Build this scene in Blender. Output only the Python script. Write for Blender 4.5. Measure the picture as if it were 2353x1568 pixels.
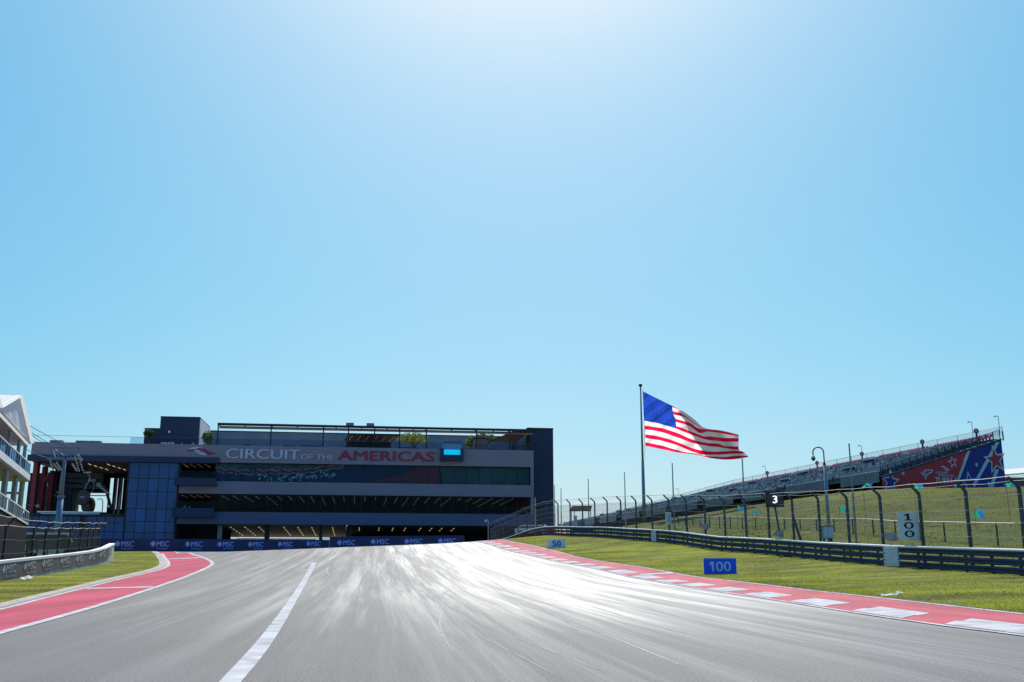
import bpy, bmesh, math, random
import numpy as np
from mathutils import Vector, Matrix, noise as mnoise
from mathutils.geometry import delaunay_2d_cdt, tessellate_polygon

random.seed(7); np.random.seed(7)
for o in list(bpy.data.objects): bpy.data.objects.remove(o)
S = bpy.context.scene
COL = S.collection
R = math.radians

# ------------------------------------------------------------------ camera
EYE = 1.5                       # the photographer crouches a little: lens 1.5 m above the asphalt
PITCH = R(13.0)
cd = bpy.data.cameras.new('camera'); cd.sensor_width = 36; cd.lens = 35.0
cd.clip_start = .1; cd.clip_end = 9000
cam = bpy.data.objects.new('camera', cd); COL.objects.link(cam)
cam.location = (0, 0, EYE); cam.rotation_euler = (R(90) + PITCH, 0, 0)
S.camera = cam

# ------------------------------------------------------------------ sky and sun
SUN_EL, SUN_AZ = R(52), R(1)          # azimuth from +Y towards +X
w = bpy.data.worlds.new('World'); S.world = w; w.use_nodes = True
nt = w.node_tree; nt.nodes.clear()
out = nt.nodes.new('ShaderNodeOutputWorld'); bg = nt.nodes.new('ShaderNodeBackground')
sky = nt.nodes.new('ShaderNodeTexSky'); sky.sky_type = 'NISHITA'; sky.sun_disc = False
sky.sun_elevation = SUN_EL; sky.sun_rotation = SUN_AZ
sky.air_density = 1.0; sky.dust_density = 1.9; sky.ozone_density = 7.0; sky.altitude = 150
bg.inputs['Strength'].default_value = .10
# grade the sky towards the photograph's clear azure: one gain and one gamma per channel over the whole dome
SKY_GRADE = ((.98, 1.5), (.92, .80), (.90, .45))
_K = .1275
_sp = nt.nodes.new('ShaderNodeSeparateColor'); _cb = nt.nodes.new('ShaderNodeCombineColor'); nt.links.new(sky.outputs[0], _sp.inputs[0])
for _i, (_a, _g) in enumerate(SKY_GRADE):
    _m1 = nt.nodes.new('ShaderNodeMath'); _m1.operation = 'MULTIPLY'; _m1.inputs[1].default_value = _K; nt.links.new(_sp.outputs[_i], _m1.inputs[0])
    _m2 = nt.nodes.new('ShaderNodeMath'); _m2.operation = 'POWER'; _m2.inputs[1].default_value = _g; nt.links.new(_m1.outputs[0], _m2.inputs[0])
    _m3 = nt.nodes.new('ShaderNodeMath'); _m3.operation = 'MULTIPLY'; _m3.inputs[1].default_value = _a / _K; nt.links.new(_m2.outputs[0], _m3.inputs[0])
    nt.links.new(_m3.outputs[0], _cb.inputs[_i])
nt.links.new(_cb.outputs[0], bg.inputs[0]); nt.links.new(bg.outputs[0], out.inputs[0])
sl = bpy.data.lights.new('sun', 'SUN'); sl.energy = 4.2; sl.angle = R(.53); sl.color = (1, .95, .87)
sun = bpy.data.objects.new('sun', sl); COL.objects.link(sun)
sdir = Vector((math.sin(SUN_AZ) * math.cos(SUN_EL), math.cos(SUN_AZ) * math.cos(SUN_EL), math.sin(SUN_EL)))
sun.rotation_euler = (-sdir).to_track_quat('-Z', 'Y').to_euler(); sun.location = sdir * 500
vs = S.view_settings; vs.view_transform = 'Standard'; vs.look = 'None'; vs.gamma = 1; vs.exposure = 0.35
vs.use_curve_mapping = False
S.cycles.max_bounces = 8; S.cycles.transparent_max_bounces = 24
S.cycles.use_denoising = True

# ------------------------------------------------------------------ picture geometry
CX, CY, FPX = 1176.5, 784.0, 35 / 36 * 2353     # measured on a 2353 px wide view of the photograph
cP, sP = math.cos(PITCH), math.sin(PITCH)
def ray(px, py):
    a, b = px - CX, CY - py
    y = FPX * cP - b * sP
    return a / y, (FPX * sP + b * cP) / y        # X per metre of depth, Z per metre of depth
def P(px, py, Y):
    a, b = ray(px, py)
    return Vector((a * Y, Y, EYE + b * Y))

# ------------------------------------------------------------------ the lie of the land
def crest(X): return np.clip(100 + .74 * (X + 29), 94, 123)
def smooth(t): t = np.clip(t, 0, 1); return t * t * (3 - 2 * t)
def base(X, Y):
    X = np.asarray(X, float); Y = np.asarray(Y, float)
    Xc = 60 * np.tanh(X / 60)
    Yc = crest(X)
    q = np.clip((Yc - Y) / 2.5, -40, 400)
    s = Yc - 2.5 * np.log1p(np.exp(np.minimum(q, 40))) - np.where(q > 40, (q - 40) * 2.5, 0)
    sp = np.maximum(s, 0)
    z = .008 * s + .000288 * sp * sp + .01 * Xc
    zc = .008 * Yc + .000288 * Yc * Yc + .01 * Xc
    return z + (2.8 + EYE - zc) * smooth((Y - Yc) / 60)
CTRL = [  # (px, py, depth): where the ground shows in the photograph
    (2353, 1325.5, 42), (1991, 1299.4, 55), (1820, 1283, 65), (1654, 1266, 78), (1505, 1245, 92), (1400, 1237, 103), (1333, 1233, 113),
    (1655, 1321, 55), (1280, 1260, 97), (2310, 1127, 128), (2030, 1126, 124), (1991, 1130, 128), (1802, 1161, 150), (1675, 1185, 168),
    (2353, 1127, 140), (2353, 1203, 72), (2000, 1200, 80), (0, 1339, 51), (232, 1292, 77)]
FREE = [(8, 15, 0), (24, 12, 0), (24, -20, 0), (60, 0, 0), (45, 20, .2), (40, 40, .9), (0, 30, 0), (-10, 30, 0), (9, 30, 0), (-10, 60, 0), (2, 60, 0), (7, 60, 0), (-20, 80, 0), (-5, 80, 0), (3, 80, 0),
        (-25, 100, 0), (-15, 108, 0), (-5, 112, 0), (0, 100, 0), (-15, 0, 0), (0, 0, 0), (0, -40, 0), (-40, 0, 0), (-40, 60, 0), (-40, 110, 0),
        (-15, 140, 0), (-60, 150, 0), (-10, 170, 0), (-70, 190, 0), (0, 190, 0), (4, 140, 0), (-120, 100, 0), (-200, 0, 0), (0, 300, 0), (-200, 300, 0),
        (60, -60, 0), (90, 40, 4), (90, 130, 9), (90, 220, 8), (55, 200, 7.5), (40, 250, 5), (200, 0, 0), (250, 150, 3), (200, 350, 0), (22, 150, 3.4), (14, 160, 1.0), (30, 170, 6)]
_c = [(ray(a, b)[0] * Y, Y, EYE + ray(a, b)[1] * Y - float(base(ray(a, b)[0] * Y, Y))) for a, b, Y in CTRL] + FREE
_c = np.array(_c, float)
def _phi(r2): return np.sqrt(r2 + 16.0)
_d2 = (_c[:, None, 0] - _c[None, :, 0]) ** 2 + (_c[:, None, 1] - _c[None, :, 1]) ** 2
_w = np.linalg.solve(_phi(_d2) + 1e-6 * np.eye(len(_c)), _c[:, 2])
def zg(X, Y):
    X = np.asarray(X, float); Y = np.asarray(Y, float); sh = np.broadcast(X, Y).shape
    x = np.broadcast_to(X, sh).ravel(); y = np.broadcast_to(Y, sh).ravel()
    r = np.zeros(x.shape)
    for i in range(len(_c)): r += _w[i] * _phi((x - _c[i, 0]) ** 2 + (y - _c[i, 1]) ** 2)
    fade = 1 - smooth((np.hypot(x, y - 100) - 260) / 200)
    return (base(x, y) + r * fade).reshape(sh)
def zf(x, y): return float(zg(x, y))
_YS = np.concatenate([np.linspace(4, 60, 1500), np.linspace(60, 260, 2500)])
def drop(px, py, ymax=None):
    a, b = ray(px, py)
    h = zg(a * _YS, _YS) - (EYE + b * _YS)
    i = np.argmax(h > 0)
    if h[i] <= 0: i = int(np.argmax(h))
    if i == 0: Y = _YS[0]
    else:
        t = np.clip(-h[i - 1] / (h[i] - h[i - 1] + 1e-12), 0, 1); Y = _YS[i - 1] + t * (_YS[i] - _YS[i - 1])
    return np.array((a * Y, Y))
def drops(pts): return np.array([drop(*p) for p in pts])
def resample(pts, step):
    pts = np.asarray(pts, float); d = np.concatenate([[0], np.cumsum(np.hypot(*np.diff(pts[:, :2], axis=0).T))])
    n = max(2, int(round(d[-1] / step)) + 1); s = np.linspace(0, d[-1], n)
    return np.stack([np.interp(s, d, pts[:, k]) for k in range(pts.shape[1])], 1)
def smoothline(pts, n=3):
    pts = np.asarray(pts, float)
    for _ in range(n):
        q = .75 * pts[:-1] + .25 * pts[1:]; r = .25 * pts[:-1] + .75 * pts[1:]
        m = np.empty((2 * len(q), pts.shape[1])); m[0::2] = q; m[1::2] = r
        pts = np.vstack([pts[:1], m, pts[-1:]])
    return pts

# ------------------------------------------------------------------ mesh helpers
class MB:
    def __init__(s): s.v = []; s.f = []; s.m = []; s.uv = None
    def add(s, vs, fs, mi=0):
        n = len(s.v); s.v += [tuple(map(float, p)) for p in vs]; s.f += [tuple(i + n for i in f) for f in fs]; s.m += [mi] * len(fs); return s
    def box(s, x0, x1, y0, y1, z0, z1, mi=0):
        return s.add([(x0,y0,z0),(x1,y0,z0),(x1,y1,z0),(x0,y1,z0),(x0,y0,z1),(x1,y0,z1),(x1,y1,z1),(x0,y1,z1)],
                     [(3,2,1,0),(4,5,6,7),(0,1,5,4),(1,2,6,5),(2,3,7,6),(3,0,4,7)], mi)
    def bar(s, p, q, w, h=None, up=(0,0,1), mi=0):
        h = h or w; p = Vector(p); q = Vector(q); d = (q - p).normalized(); u = Vector(up)
        if abs(d.dot(u)) > .99: u = Vector((0,1,0))
        a = d.cross(u).normalized() * w / 2; b = a.cross(d).normalized() * h / 2
        return s.add([p-a-b,p+a-b,p+a+b,p-a+b,q-a-b,q+a-b,q+a+b,q-a+b],
                     [(0,1,2,3),(7,6,5,4),(4,5,1,0),(5,6,2,1),(6,7,3,2),(7,4,0,3)], mi)
    def tube(s, pts, r, n=6, cap=True, mi=0):
        pts = [Vector(p) for p in pts]; rs = r if hasattr(r, '__len__') else [r] * len(pts)
        rings = []; ref = None
        for i, p in enumerate(pts):
            d = (pts[min(i+1, len(pts)-1)] - pts[max(i-1, 0)]).normalized()
            if ref is None: ref = Vector((0,0,1)) if abs(d.z) < .9 else Vector((1,0,0))
            a = (ref - d * ref.dot(d)).normalized(); ref = a; b = d.cross(a)
            rings.append([p + (a * math.cos(t) + b * math.sin(t)) * rs[i] for t in [2*math.pi*k/n for k in range(n)]])
        vs = [v for ring in rings for v in ring]; fs = []
        for i in range(len(pts)-1):
            for k in range(n): fs.append((i*n+k, i*n+(k+1)%n, (i+1)*n+(k+1)%n, (i+1)*n+k))
        if cap: fs += [tuple(range(n-1,-1,-1)), tuple(range((len(pts)-1)*n, len(pts)*n))]
        return s.add(vs, fs, mi)
    def ball(s, c, r, n=8, m=5, sc=(1,1,1), mi=0):
        c = Vector(c); vs = []; fs = []
        for i in range(m+1):
            t = math.pi*i/m
            for k in range(n):
                a = 2*math.pi*k/n; vs.append(c + Vector((r*sc[0]*math.sin(t)*math.cos(a), r*sc[1]*math.sin(t)*math.sin(a), r*sc[2]*math.cos(t))))
        for i in range(m):
            for k in range(n): fs.append((i*n+k, (i+1)*n+k, (i+1)*n+(k+1)%n, i*n+(k+1)%n))
        return s.add(vs, fs, mi)
    def quad(s, a, b, c, d, mi=0): return s.add([a,b,c,d], [(0,1,2,3)], mi)
    def prism(s, poly, fn, t0, t1, mi=0):
        """poly: 2-D outline; fn(a, b, t) -> 3-D point; t0, t1: front and back depth"""
        n = len(poly); tri = tessellate_polygon([[Vector((a, b, 0)) for a, b in poly]])
        vs = [fn(a, b, t0) for a, b in poly] + [fn(a, b, t1) for a, b in poly]
        fs = [tuple(t) for t in tri] + [tuple(i + n for i in reversed(t)) for t in tri] + [(i, (i+1)%n, (i+1)%n+n, i+n) for i in range(n)]
        return s.add(vs, fs, mi)
    def mesh(s, name, mats, off=(0,0,0), smooth=False):
        me = bpy.data.meshes.new(name); o = Vector(off)
        me.from_pydata([tuple(Vector(p) - o) for p in s.v], [], s.f)
        for m in (mats if isinstance(mats, (list, tuple)) else [mats]): me.materials.append(m)
        if any(s.m): me.polygons.foreach_set('material_index', s.m)
        if smooth: me.polygons.foreach_set('use_smooth', [True]*len(s.f))
        me.update(); return me
    def build(s, name, mats, parent=None, smooth=False):
        off = parent.get('_o', (0,0,0)) if parent else (0,0,0)
        o = bpy.data.objects.new(name, s.mesh(name, mats, off, smooth)); COL.objects.link(o)
        if parent: o.parent = parent
        return o
def fixn(o):
    bm = bmesh.new(); bm.from_mesh(o.data); bmesh.ops.recalc_face_normals(bm, faces=bm.faces); bm.to_mesh(o.data); bm.free(); return o
def tag(o, label=None, cat=None, group=None, kind=None):
    if label: o['label'] = label
    if cat: o['category'] = cat
    if group: o['group'] = group
    if kind: o['kind'] = kind
    return o
def thing(name, loc, label, cat, group=None, rz=0, local=False):
    o = bpy.data.objects.new(name, None); COL.objects.link(o); o.location = loc; o.rotation_euler = (0,0,rz); o.empty_display_size = .3
    if not local: o['_o'] = [float(k) for k in loc]
    return tag(o, label, cat, group)
def inst(name, me, parent, loc, rz=0, scale=None):
    o = bpy.data.objects.new(name, me); COL.objects.link(o); o.parent = parent
    off = Vector(parent.get('_o', (0,0,0))) if parent else Vector()
    o.location = Vector(loc) - off; o.rotation_euler = (0,0,rz)
    if scale: o.scale = scale
    return o
def copytree(o, loc=None, rz=None, parent=None):
    c = o.copy(); COL.objects.link(c); c.parent = parent
    if loc is not None: c.location = loc
    if rz is not None: c.rotation_euler = (0,0,rz)
    for k in list(o.children): copytree(k, parent=c)
    return c

# ------------------------------------------------------------------ materials
def nodes(m):
    m.use_nodes = True; return m.node_tree, m.node_tree.nodes, m.node_tree.links, m.node_tree.nodes['Principled BSDF']
def mat(name, col, rough=.6, metal=0, var=.12, scale=3.0, bump=0, bscale=None, spec=.5, alpha=1, coat=0, stretch=(1,1,1)):
    m = bpy.data.materials.new(name); t, N, L, b = nodes(m)
    b.inputs['Roughness'].default_value = rough; b.inputs['Metallic'].default_value = metal
    b.inputs['Specular IOR Level'].default_value = spec; b.inputs['Coat Weight'].default_value = coat
    tc = N.new('ShaderNodeTexCoord'); mp = N.new('ShaderNodeMapping'); mp.inputs['Scale'].default_value = stretch
    L.new(tc.outputs['Object'], mp.inputs[0])
    nz = N.new('ShaderNodeTexNoise'); nz.inputs['Scale'].default_value = scale; nz.inputs['Detail'].default_value = 6
    L.new(mp.outputs[0], nz.inputs['Vector'])
    r = N.new('ShaderNodeValToRGB')
    r.color_ramp.elements[0].position = .3; r.color_ramp.elements[1].position = .72
    r.color_ramp.elements[0].color = (*[c*(1-var) for c in col], 1); r.color_ramp.elements[1].color = (*[min(1, c*(1+var)) for c in col], 1)
    L.new(nz.outputs[0], r.inputs[0]); L.new(r.outputs[0], b.inputs['Base Color'])
    if bump:
        n2 = N.new('ShaderNodeTexNoise'); n2.inputs['Scale'].default_value = bscale or scale*6; n2.inputs['Detail'].default_value = 4
        L.new(mp.outputs[0], n2.inputs['Vector'])
        bp = N.new('ShaderNodeBump'); bp.inputs['Strength'].default_value = bump; bp.inputs['Distance'].default_value = .02
        L.new(n2.outputs[0], bp.inputs['Height']); L.new(bp.outputs[0], b.inputs['Normal'])
    if alpha < 1: b.inputs['Alpha'].default_value = alpha
    return m
def mat_cloth(name, col, trans=.5, rough=.8, var=.08):
    """thin fabric the sun shines through"""
    m = mat(name, col, rough, var=var, scale=2); t, N, L, b = nodes(m)
    tr = N.new('ShaderNodeBsdfTranslucent'); mx = N.new('ShaderNodeMixShader'); mx.inputs[0].default_value = trans
    tr.inputs[0].default_value = (*col, 1)
    o = N['Material Output']; L.new(b.outputs[0], mx.inputs[1]); L.new(tr.outputs[0], mx.inputs[2]); L.new(mx.outputs[0], o.inputs[0])
    return m
def mat_glass(name, col, clear=.5, rough=.03):
    """architectural glass: a mirror coat over a tinted see-through sheet"""
    m = bpy.data.materials.new(name); t, N, L, b = nodes(m)
    tr = N.new('ShaderNodeBsdfTransparent'); tr.inputs[0].default_value = (*col, 1)
    b.inputs['Base Color'].default_value = (*[c*.02 for c in col], 1); b.inputs['Roughness'].default_value = rough; b.inputs['IOR'].default_value = 1.52
    mx = N.new('ShaderNodeMixShader'); mx.inputs[0].default_value = clear
    L.new(b.outputs[0], mx.inputs[1]); L.new(tr.outputs[0], mx.inputs[2]); L.new(mx.outputs[0], N['Material Output'].inputs[0])
    return m
def mat_emit(name, col, s):
    m = bpy.data.materials.new(name); t, N, L, b = nodes(m)
    b.inputs['Base Color'].default_value = (*col, 1); b.inputs['Emission Color'].default_value = (*col, 1); b.inputs['Emission Strength'].default_value = s
    return m

def text_mesh(s, height, width=None, weight=0, name='lettering'):
    """flat letters: unit-scaled to the given cap height and total width, origin at lower left"""
    cu = bpy.data.curves.new(name, 'FONT'); cu.body = s; cu.size = 1; cu.offset = weight; cu.extrude = .02; cu.resolution_u = 3
    o = bpy.data.objects.new(name, cu); COL.objects.link(o)
    dg = bpy.context.evaluated_depsgraph_get(); dg.update()
    me = bpy.data.meshes.new_from_object(o.evaluated_get(dg)); bpy.data.objects.remove(o); bpy.data.curves.remove(cu)
    n = len(me.vertices); co = np.empty(n*3); me.vertices.foreach_get('co', co); co = co.reshape(-1, 3)
    lo, hi = co.min(0), co.max(0); co[:, 0] -= lo[0]; co[:, 1] -= lo[1]
    sy = height / (hi[1]-lo[1]); sx = (width / (hi[0]-lo[0])) if width else sy
    co[:, 0] *= sx; co[:, 1] *= sy; co[:, 2] = (co[:, 2] + .02) / .04
    return co, [tuple(p.vertices) for p in me.polygons], me
def letters(mb, s, fn, height, width=None, weight=0, depth=.04, mi=0):
    """fn(a, b, t) -> world point; a along the line, b up, t out of the surface; weight thickens the strokes by layering shifted copies"""
    co, fs, me = text_mesh(s, height, width, 0)
    sh = [(0, 0)] if not weight else [(-weight*height, 0), (weight*height, .35), (0, .7)]
    for dx, dz in sh: mb.add([fn(a+dx, b, (t+dz)*depth) for a, b, t in co], fs, mi)
    bpy.data.meshes.remove(me); return mb
# ------------------------------------------------------------------ ground materials
def mat_asphalt():
    m = bpy.data.materials.new('asphalt'); t, N, L, b = nodes(m)
    def nz(vec, sc, det=5, rough=.6):
        n = N.new('ShaderNodeTexNoise'); n.inputs['Scale'].default_value = sc; n.inputs['Detail'].default_value = det; n.inputs['Roughness'].default_value = rough
        L.new(vec, n.inputs['Vector']); return n.outputs[0]
    def ramp(v, stops):
        r = N.new('ShaderNodeValToRGB'); e = r.color_ramp.elements
        for i, (p_, c) in enumerate(stops):
            c = (c, c, c) if isinstance(c, (int, float)) else c
            if i < 2: k = e[i]; k.position = p_
            else: k = e.new(p_)
            k.color = (*c, 1)
        L.new(v, r.inputs[0]); return r.outputs[0]
    def op(k, a, c):
        n = N.new('ShaderNodeMath'); n.operation = k; n.use_clamp = True
        for i, v in enumerate((a, c)):
            if isinstance(v, (int, float)): n.inputs[i].default_value = v
            else: L.new(v, n.inputs[i])
        return n.outputs[0]
    uv = N.new('ShaderNodeUVMap').outputs[0]                 # u: metres from the right kerb, v: metres along the track
    def mp(sx, sy, off=0, rz=0):
        n = N.new('ShaderNodeMapping'); n.inputs['Scale'].default_value = (sx, sy, 1); n.inputs['Location'].default_value = (off, off, 0); n.inputs['Rotation'].default_value = (0, 0, rz); L.new(uv, n.inputs[0]); return n.outputs[0]
    stone = nz(mp(1, 1), 26, 6, .82); patch = ramp(nz(mp(1, .4), .30, 6, .65), ((.38, 0), (.62, 1)))
    wide = ramp(nz(mp(.55, .018), 1.0, 4, .6), ((.38, 0), (.62, 1)))
    fine = ramp(nz(mp(1.15, .022, 9), 1.0, 7, .70), ((.45, 0), (.62, 1)))
    hair = ramp(nz(mp(5, .07, 3, .03), 1.0, 4, .6), ((.54, 0), (.70, 1)))
    skew = ramp(nz(mp(1.6, .05, 31, .10), 1.0, 4, .6), ((.58, 0), (.72, 1)))
    sep = N.new('ShaderNodeSeparateXYZ'); L.new(uv, sep.inputs[0])
    # how much rubber the braking zone carries: across (racing line by the kerb) and along (braking starts some way up the road)
    across = ramp(op('DIVIDE', sep.outputs[0], 40), ((0, .9), (.10, 1), (.18, .8), (.27, .45), (.42, .26), (.60, .12), (1, .05)))
    along = ramp(op('DIVIDE', sep.outputs[1], 130), ((.07, .18), (.15, .40), (.22, .80), (.30, 1), (1, 1)))
    streak = op('ADD', op('MULTIPLY', fine, .55), op('ADD', op('MULTIPLY', hair, .28), op('MULTIPLY', skew, .35)))
    solid = op('MULTIPLY', op('POWER', across, 1.5), op('POWER', along, 1.6))
    rub = op('ADD', op('MULTIPLY', op('MULTIPLY', streak, op('ADD', op('MULTIPLY', wide, .6), .4)), op('MULTIPLY', op('POWER', across, .6), along)), op('MULTIPLY', solid, op('ADD', op('MULTIPLY', streak, .5), .42)))
    col = N.new('ShaderNodeMix'); col.data_type = 'RGBA'
    grain = ramp(stone, ((.36, (.034, .033, .032)), (.64, (.195, .189, .184)))); grain2 = ramp(stone, ((.36, (.055, .053, .052)), (.64, (.23, .225, .22))))
    L.new(grain, col.inputs['A']); L.new(grain2, col.inputs['B']); L.new(op('ADD', op('MULTIPLY', rub, .5), op('MULTIPLY', patch, .4)), col.inputs['Factor'])
    L.new(col.outputs['Result'], b.inputs['Base Color'])
    b.inputs['Roughness'].default_value = .75; b.inputs['Specular IOR Level'].default_value = .25
    L.new(rub, b.inputs['Coat Weight']); b.inputs['Coat Roughness'].default_value = .47; b.inputs['Coat IOR'].default_value = COAT_IOR
    bp = N.new('ShaderNodeBump'); bp.inputs['Strength'].default_value = .3; bp.inputs['Distance'].default_value = .006
    L.new(stone, bp.inputs['Height']); L.new(bp.outputs[0], b.inputs['Normal'])
    return m
COAT_IOR = 2.75
def mat_grass(name, c0, c1, c2, scale=.35):
    m = bpy.data.materials.new(name); t, N, L, b = nodes(m)
    tc = N.new('ShaderNodeTexCoord'); v = tc.outputs['Object']
    def nz(sc, det=6, vec=v):
        n = N.new('ShaderNodeTexNoise'); n.inputs['Scale'].default_value = sc; n.inputs['Detail'].default_value = det; n.inputs['Roughness'].default_value = .65; L.new(vec, n.inputs['Vector']); return n.outputs[0]
    r = N.new('ShaderNodeValToRGB'); e = r.color_ramp.elements
    e[0].position = .38; e[0].color = (*c2, 1); e[1].position = .64; e[1].color = (*c1, 1); k = e.new(.47); k.color = (*c0, 1)
    mp = N.new('ShaderNodeMapping'); mp.inputs['Scale'].default_value = (.45, 1, 1); mp.inputs['Rotation'].default_value = (0, 0, .2); L.new(v, mp.inputs[0])
    ad = N.new('ShaderNodeMath'); ad.operation = 'ADD'; a2 = N.new('ShaderNodeMath'); a2.operation = 'MULTIPLY_ADD'; a2.inputs[1].default_value = .45; a2.inputs[2].default_value = -.22
    L.new(nz(9, 3), a2.inputs[0]); L.new(nz(scale, 8, mp.outputs[0]), ad.inputs[0]); L.new(a2.outputs[0], ad.inputs[1]); L.new(ad.outputs[0], r.inputs[0])
    L.new(r.outputs[0], b.inputs['Base Color']); b.inputs['Roughness'].default_value = .9; b.inputs['Specular IOR Level'].default_value = .15
    bp = N.new('ShaderNodeBump'); bp.inputs['Strength'].default_value = .9; bp.inputs['Distance'].default_value = .08
    L.new(nz(14, 5), bp.inputs['Height']); L.new(bp.outputs[0], b.inputs['Normal'])
    return m
M = {}
M['asphalt'] = mat_asphalt()
M['grass'] = mat_grass('mown_grass', (.12, .145, .012), (.23, .24, .02), (.07, .055, .02), .45)
M['hill'] = mat_grass('hill_grass', (.066, .084, .012), (.12, .14, .013), (.10, .082, .032), .16)
M['soil'] = mat('gravel_ground', (.30, .27, .23), .95, var=.25, scale=1.2, bump=.4)
M['white'] = mat('white_track_paint', (.45, .45, .47), .85, var=.3, scale=1.6, bump=.1, bscale=40, spec=.12)
M['red'] = mat('red_track_paint', (.40, .055, .08), .72, var=.30, scale=1.1, bump=.12, bscale=30, stretch=(1, .25, 1), spec=.22)
M['pink'] = mat('pink_runoff_paint', (.42, .085, .125), .9, var=.22, scale=1.0, bump=.12, bscale=30, stretch=(1.2, .12, 1), spec=.1)
M['edging'] = mat('concrete_edging', (.36, .31, .29), .9, var=.25, scale=2, bump=.2)
M['mark'] = mat('rubber_streak', (.20, .20, .205), .34, var=.3, scale=2.5)

# ------------------------------------------------------------------ lines read off the photograph and dropped on the ground
kin = drops([(2353,1460),(2220,1445),(2033,1418.6),(1920,1401),(1770,1377),(1613,1354),(1470,1329),(1351,1305),(1283,1291.5),(1215,1276),(1148,1259),(1105,1248)])
kout = drops([(2353,1416.7),(2220,1401.7),(2115,1388.6),(1958,1371),(1845,1358.6),(1733,1343.6),(1583,1323.5),(1470,1305.6),(1418,1297.3),(1351,1286.4),(1304,1276.3),(1263,1263),(1202,1251),(1154,1242)])
def ext(line, n0, n1, d0, d1):
    a = line[0] + (line[0]-line[n0]) / np.linalg.norm(line[0]-line[n0]) * d0
    b = line[-1] + (line[-1]-line[-1-n1]) / np.linalg.norm(line[-1]-line[-1-n1]) * d1
    return np.vstack([a, line, b])
kin = smoothline(ext(kin, 3, 3, 40, 40), 2); kout = smoothline(ext(kout, 3, 3, 40, 40), 2)
rin = drops([(0,1454.8),(167,1409.8),(300,1368.8),(367,1347),(433,1323.8),(472,1307),(487,1299),(489,1294),(482,1288.5),(465,1280.5),(433,1272.3),(402,1268.2)])
rout = drops([(0,1400),(83,1378),(173,1355.5),(267,1332),(333,1317.5),(370,1308),(384,1301),(385,1295),(383,1289),(373,1279),(363,1272),(359,1268.5)])
rin = smoothline(ext(rin, 2, 1, 45, 6), 2); rout = smoothline(ext(rout, 2, 1, 45, 6), 2)
def side(line, off):
    line = np.asarray(line, float); d = np.gradient(line, axis=0); d /= np.linalg.norm(d, axis=1)[:, None] + 1e-9
    return line + np.stack([-d[:, 1], d[:, 0]], 1) * off            # + = left of the direction of travel
edge_out = side(rout, .55)

def struct(o, kind='structure'): o['kind'] = kind; return o
def sheet(name, poly, m, zoff, step=1.2, far=3.0, label=None, uvfn=None, parent=None):
    poly = np.asarray(poly, float)
    lo, hi = poly.min(0), poly.max(0); pts = [tuple(p) for p in poly]; n = len(pts)
    # even-odd test for the inner grid
    gx = np.arange(lo[0], hi[0], step); gy = np.arange(lo[1], hi[1], step); X, Y = np.meshgrid(gx, gy)
    X = (X + (np.arange(len(gy)) % 2)[:, None] * step * .5).ravel(); Y = Y.ravel()
    keep = (np.hypot(X, Y) < 135) | ((np.round(X/step).astype(int) % 3 == 0) & (np.round(Y/step).astype(int) % 3 == 0))
    X, Y = X[keep], Y[keep]
    ins = np.zeros(len(X), bool)
    for i in range(n):
        x0, y0 = pts[i]; x1, y1 = pts[(i+1) % n]
        if y0 == y1: continue
        c = ((y0 > Y) != (y1 > Y)) & (X < (x1-x0) * (Y-y0) / (y1-y0) + x0); ins ^= c
    X, Y = X[ins], Y[ins]
    vs = [Vector(p) for p in pts] + [Vector(p) for p in zip(X, Y)]
    r = delaunay_2d_cdt(vs, [], [list(range(n))], 1, 1e-4)
    co = np.array([(p.x, p.y) for p in r[0]]); z = zg(co[:, 0], co[:, 1]) + zoff
    me = bpy.data.meshes.new(name); me.from_pydata([(a, b, c) for (a, b), c in zip(co, z)], [], [tuple(f) for f in r[2]])
    me.materials.append(m); me.polygons.foreach_set('use_smooth', [True]*len(me.polygons))
    if uvfn:
        uv = uvfn(co); l = me.uv_layers.new(name='UVMap'); idx = np.empty(len(me.loops), int); me.loops.foreach_get('vertex_index', idx)
        l.data.foreach_set('uv', uv[idx].ravel())
    me.update()
    bm = bmesh.new(); bm.from_mesh(me); bmesh.ops.recalc_face_normals(bm, faces=bm.faces)
    if sum(f.normal.z for f in bm.faces) < 0: bmesh.ops.reverse_faces(bm, faces=bm.faces)
    bm.to_mesh(me); bm.free()
    o = bpy.data.objects.new(name, me); COL.objects.link(o)
    if parent: o.parent = parent
    return o
def strip(mb, a, b, zoff, za=None, mi=0):
    """ribbon between two plan lines with equally many points, laid on the ground"""
    a = np.asarray(a); b = np.asarray(b); A = zg(a[:, 0], a[:, 1]) + zoff; B = zg(b[:, 0], b[:, 1]) + (zoff if za is None else za)
    n = len(a); vs = [(*a[i], A[i]) for i in range(n)] + [(*b[i], B[i]) for i in range(n)]
    return mb.add(vs, [(i, i+1, n+i+1, n+i) for i in range(n-1)], mi)

# asphalt, with u measured across the track from the right kerb and v along it
_ky = kin[np.argsort(kin[:, 1])]
def track_uv(co): return np.stack([(11.6-.133*co[:, 1]-co[:, 0])*.99, co[:, 1]], 1)
kin_r, rout_r = resample(kin, 1.5), resample(rout, 1.5)
asp = np.vstack([kin_r, [(-10, 178), (-40, 176), (-80, 150), (-75, 118), (-48, 106)], rout_r[::-1]])
struct(sheet('race_track', asp, M['asphalt'], 0, 1.4, uvfn=track_uv))
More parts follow.
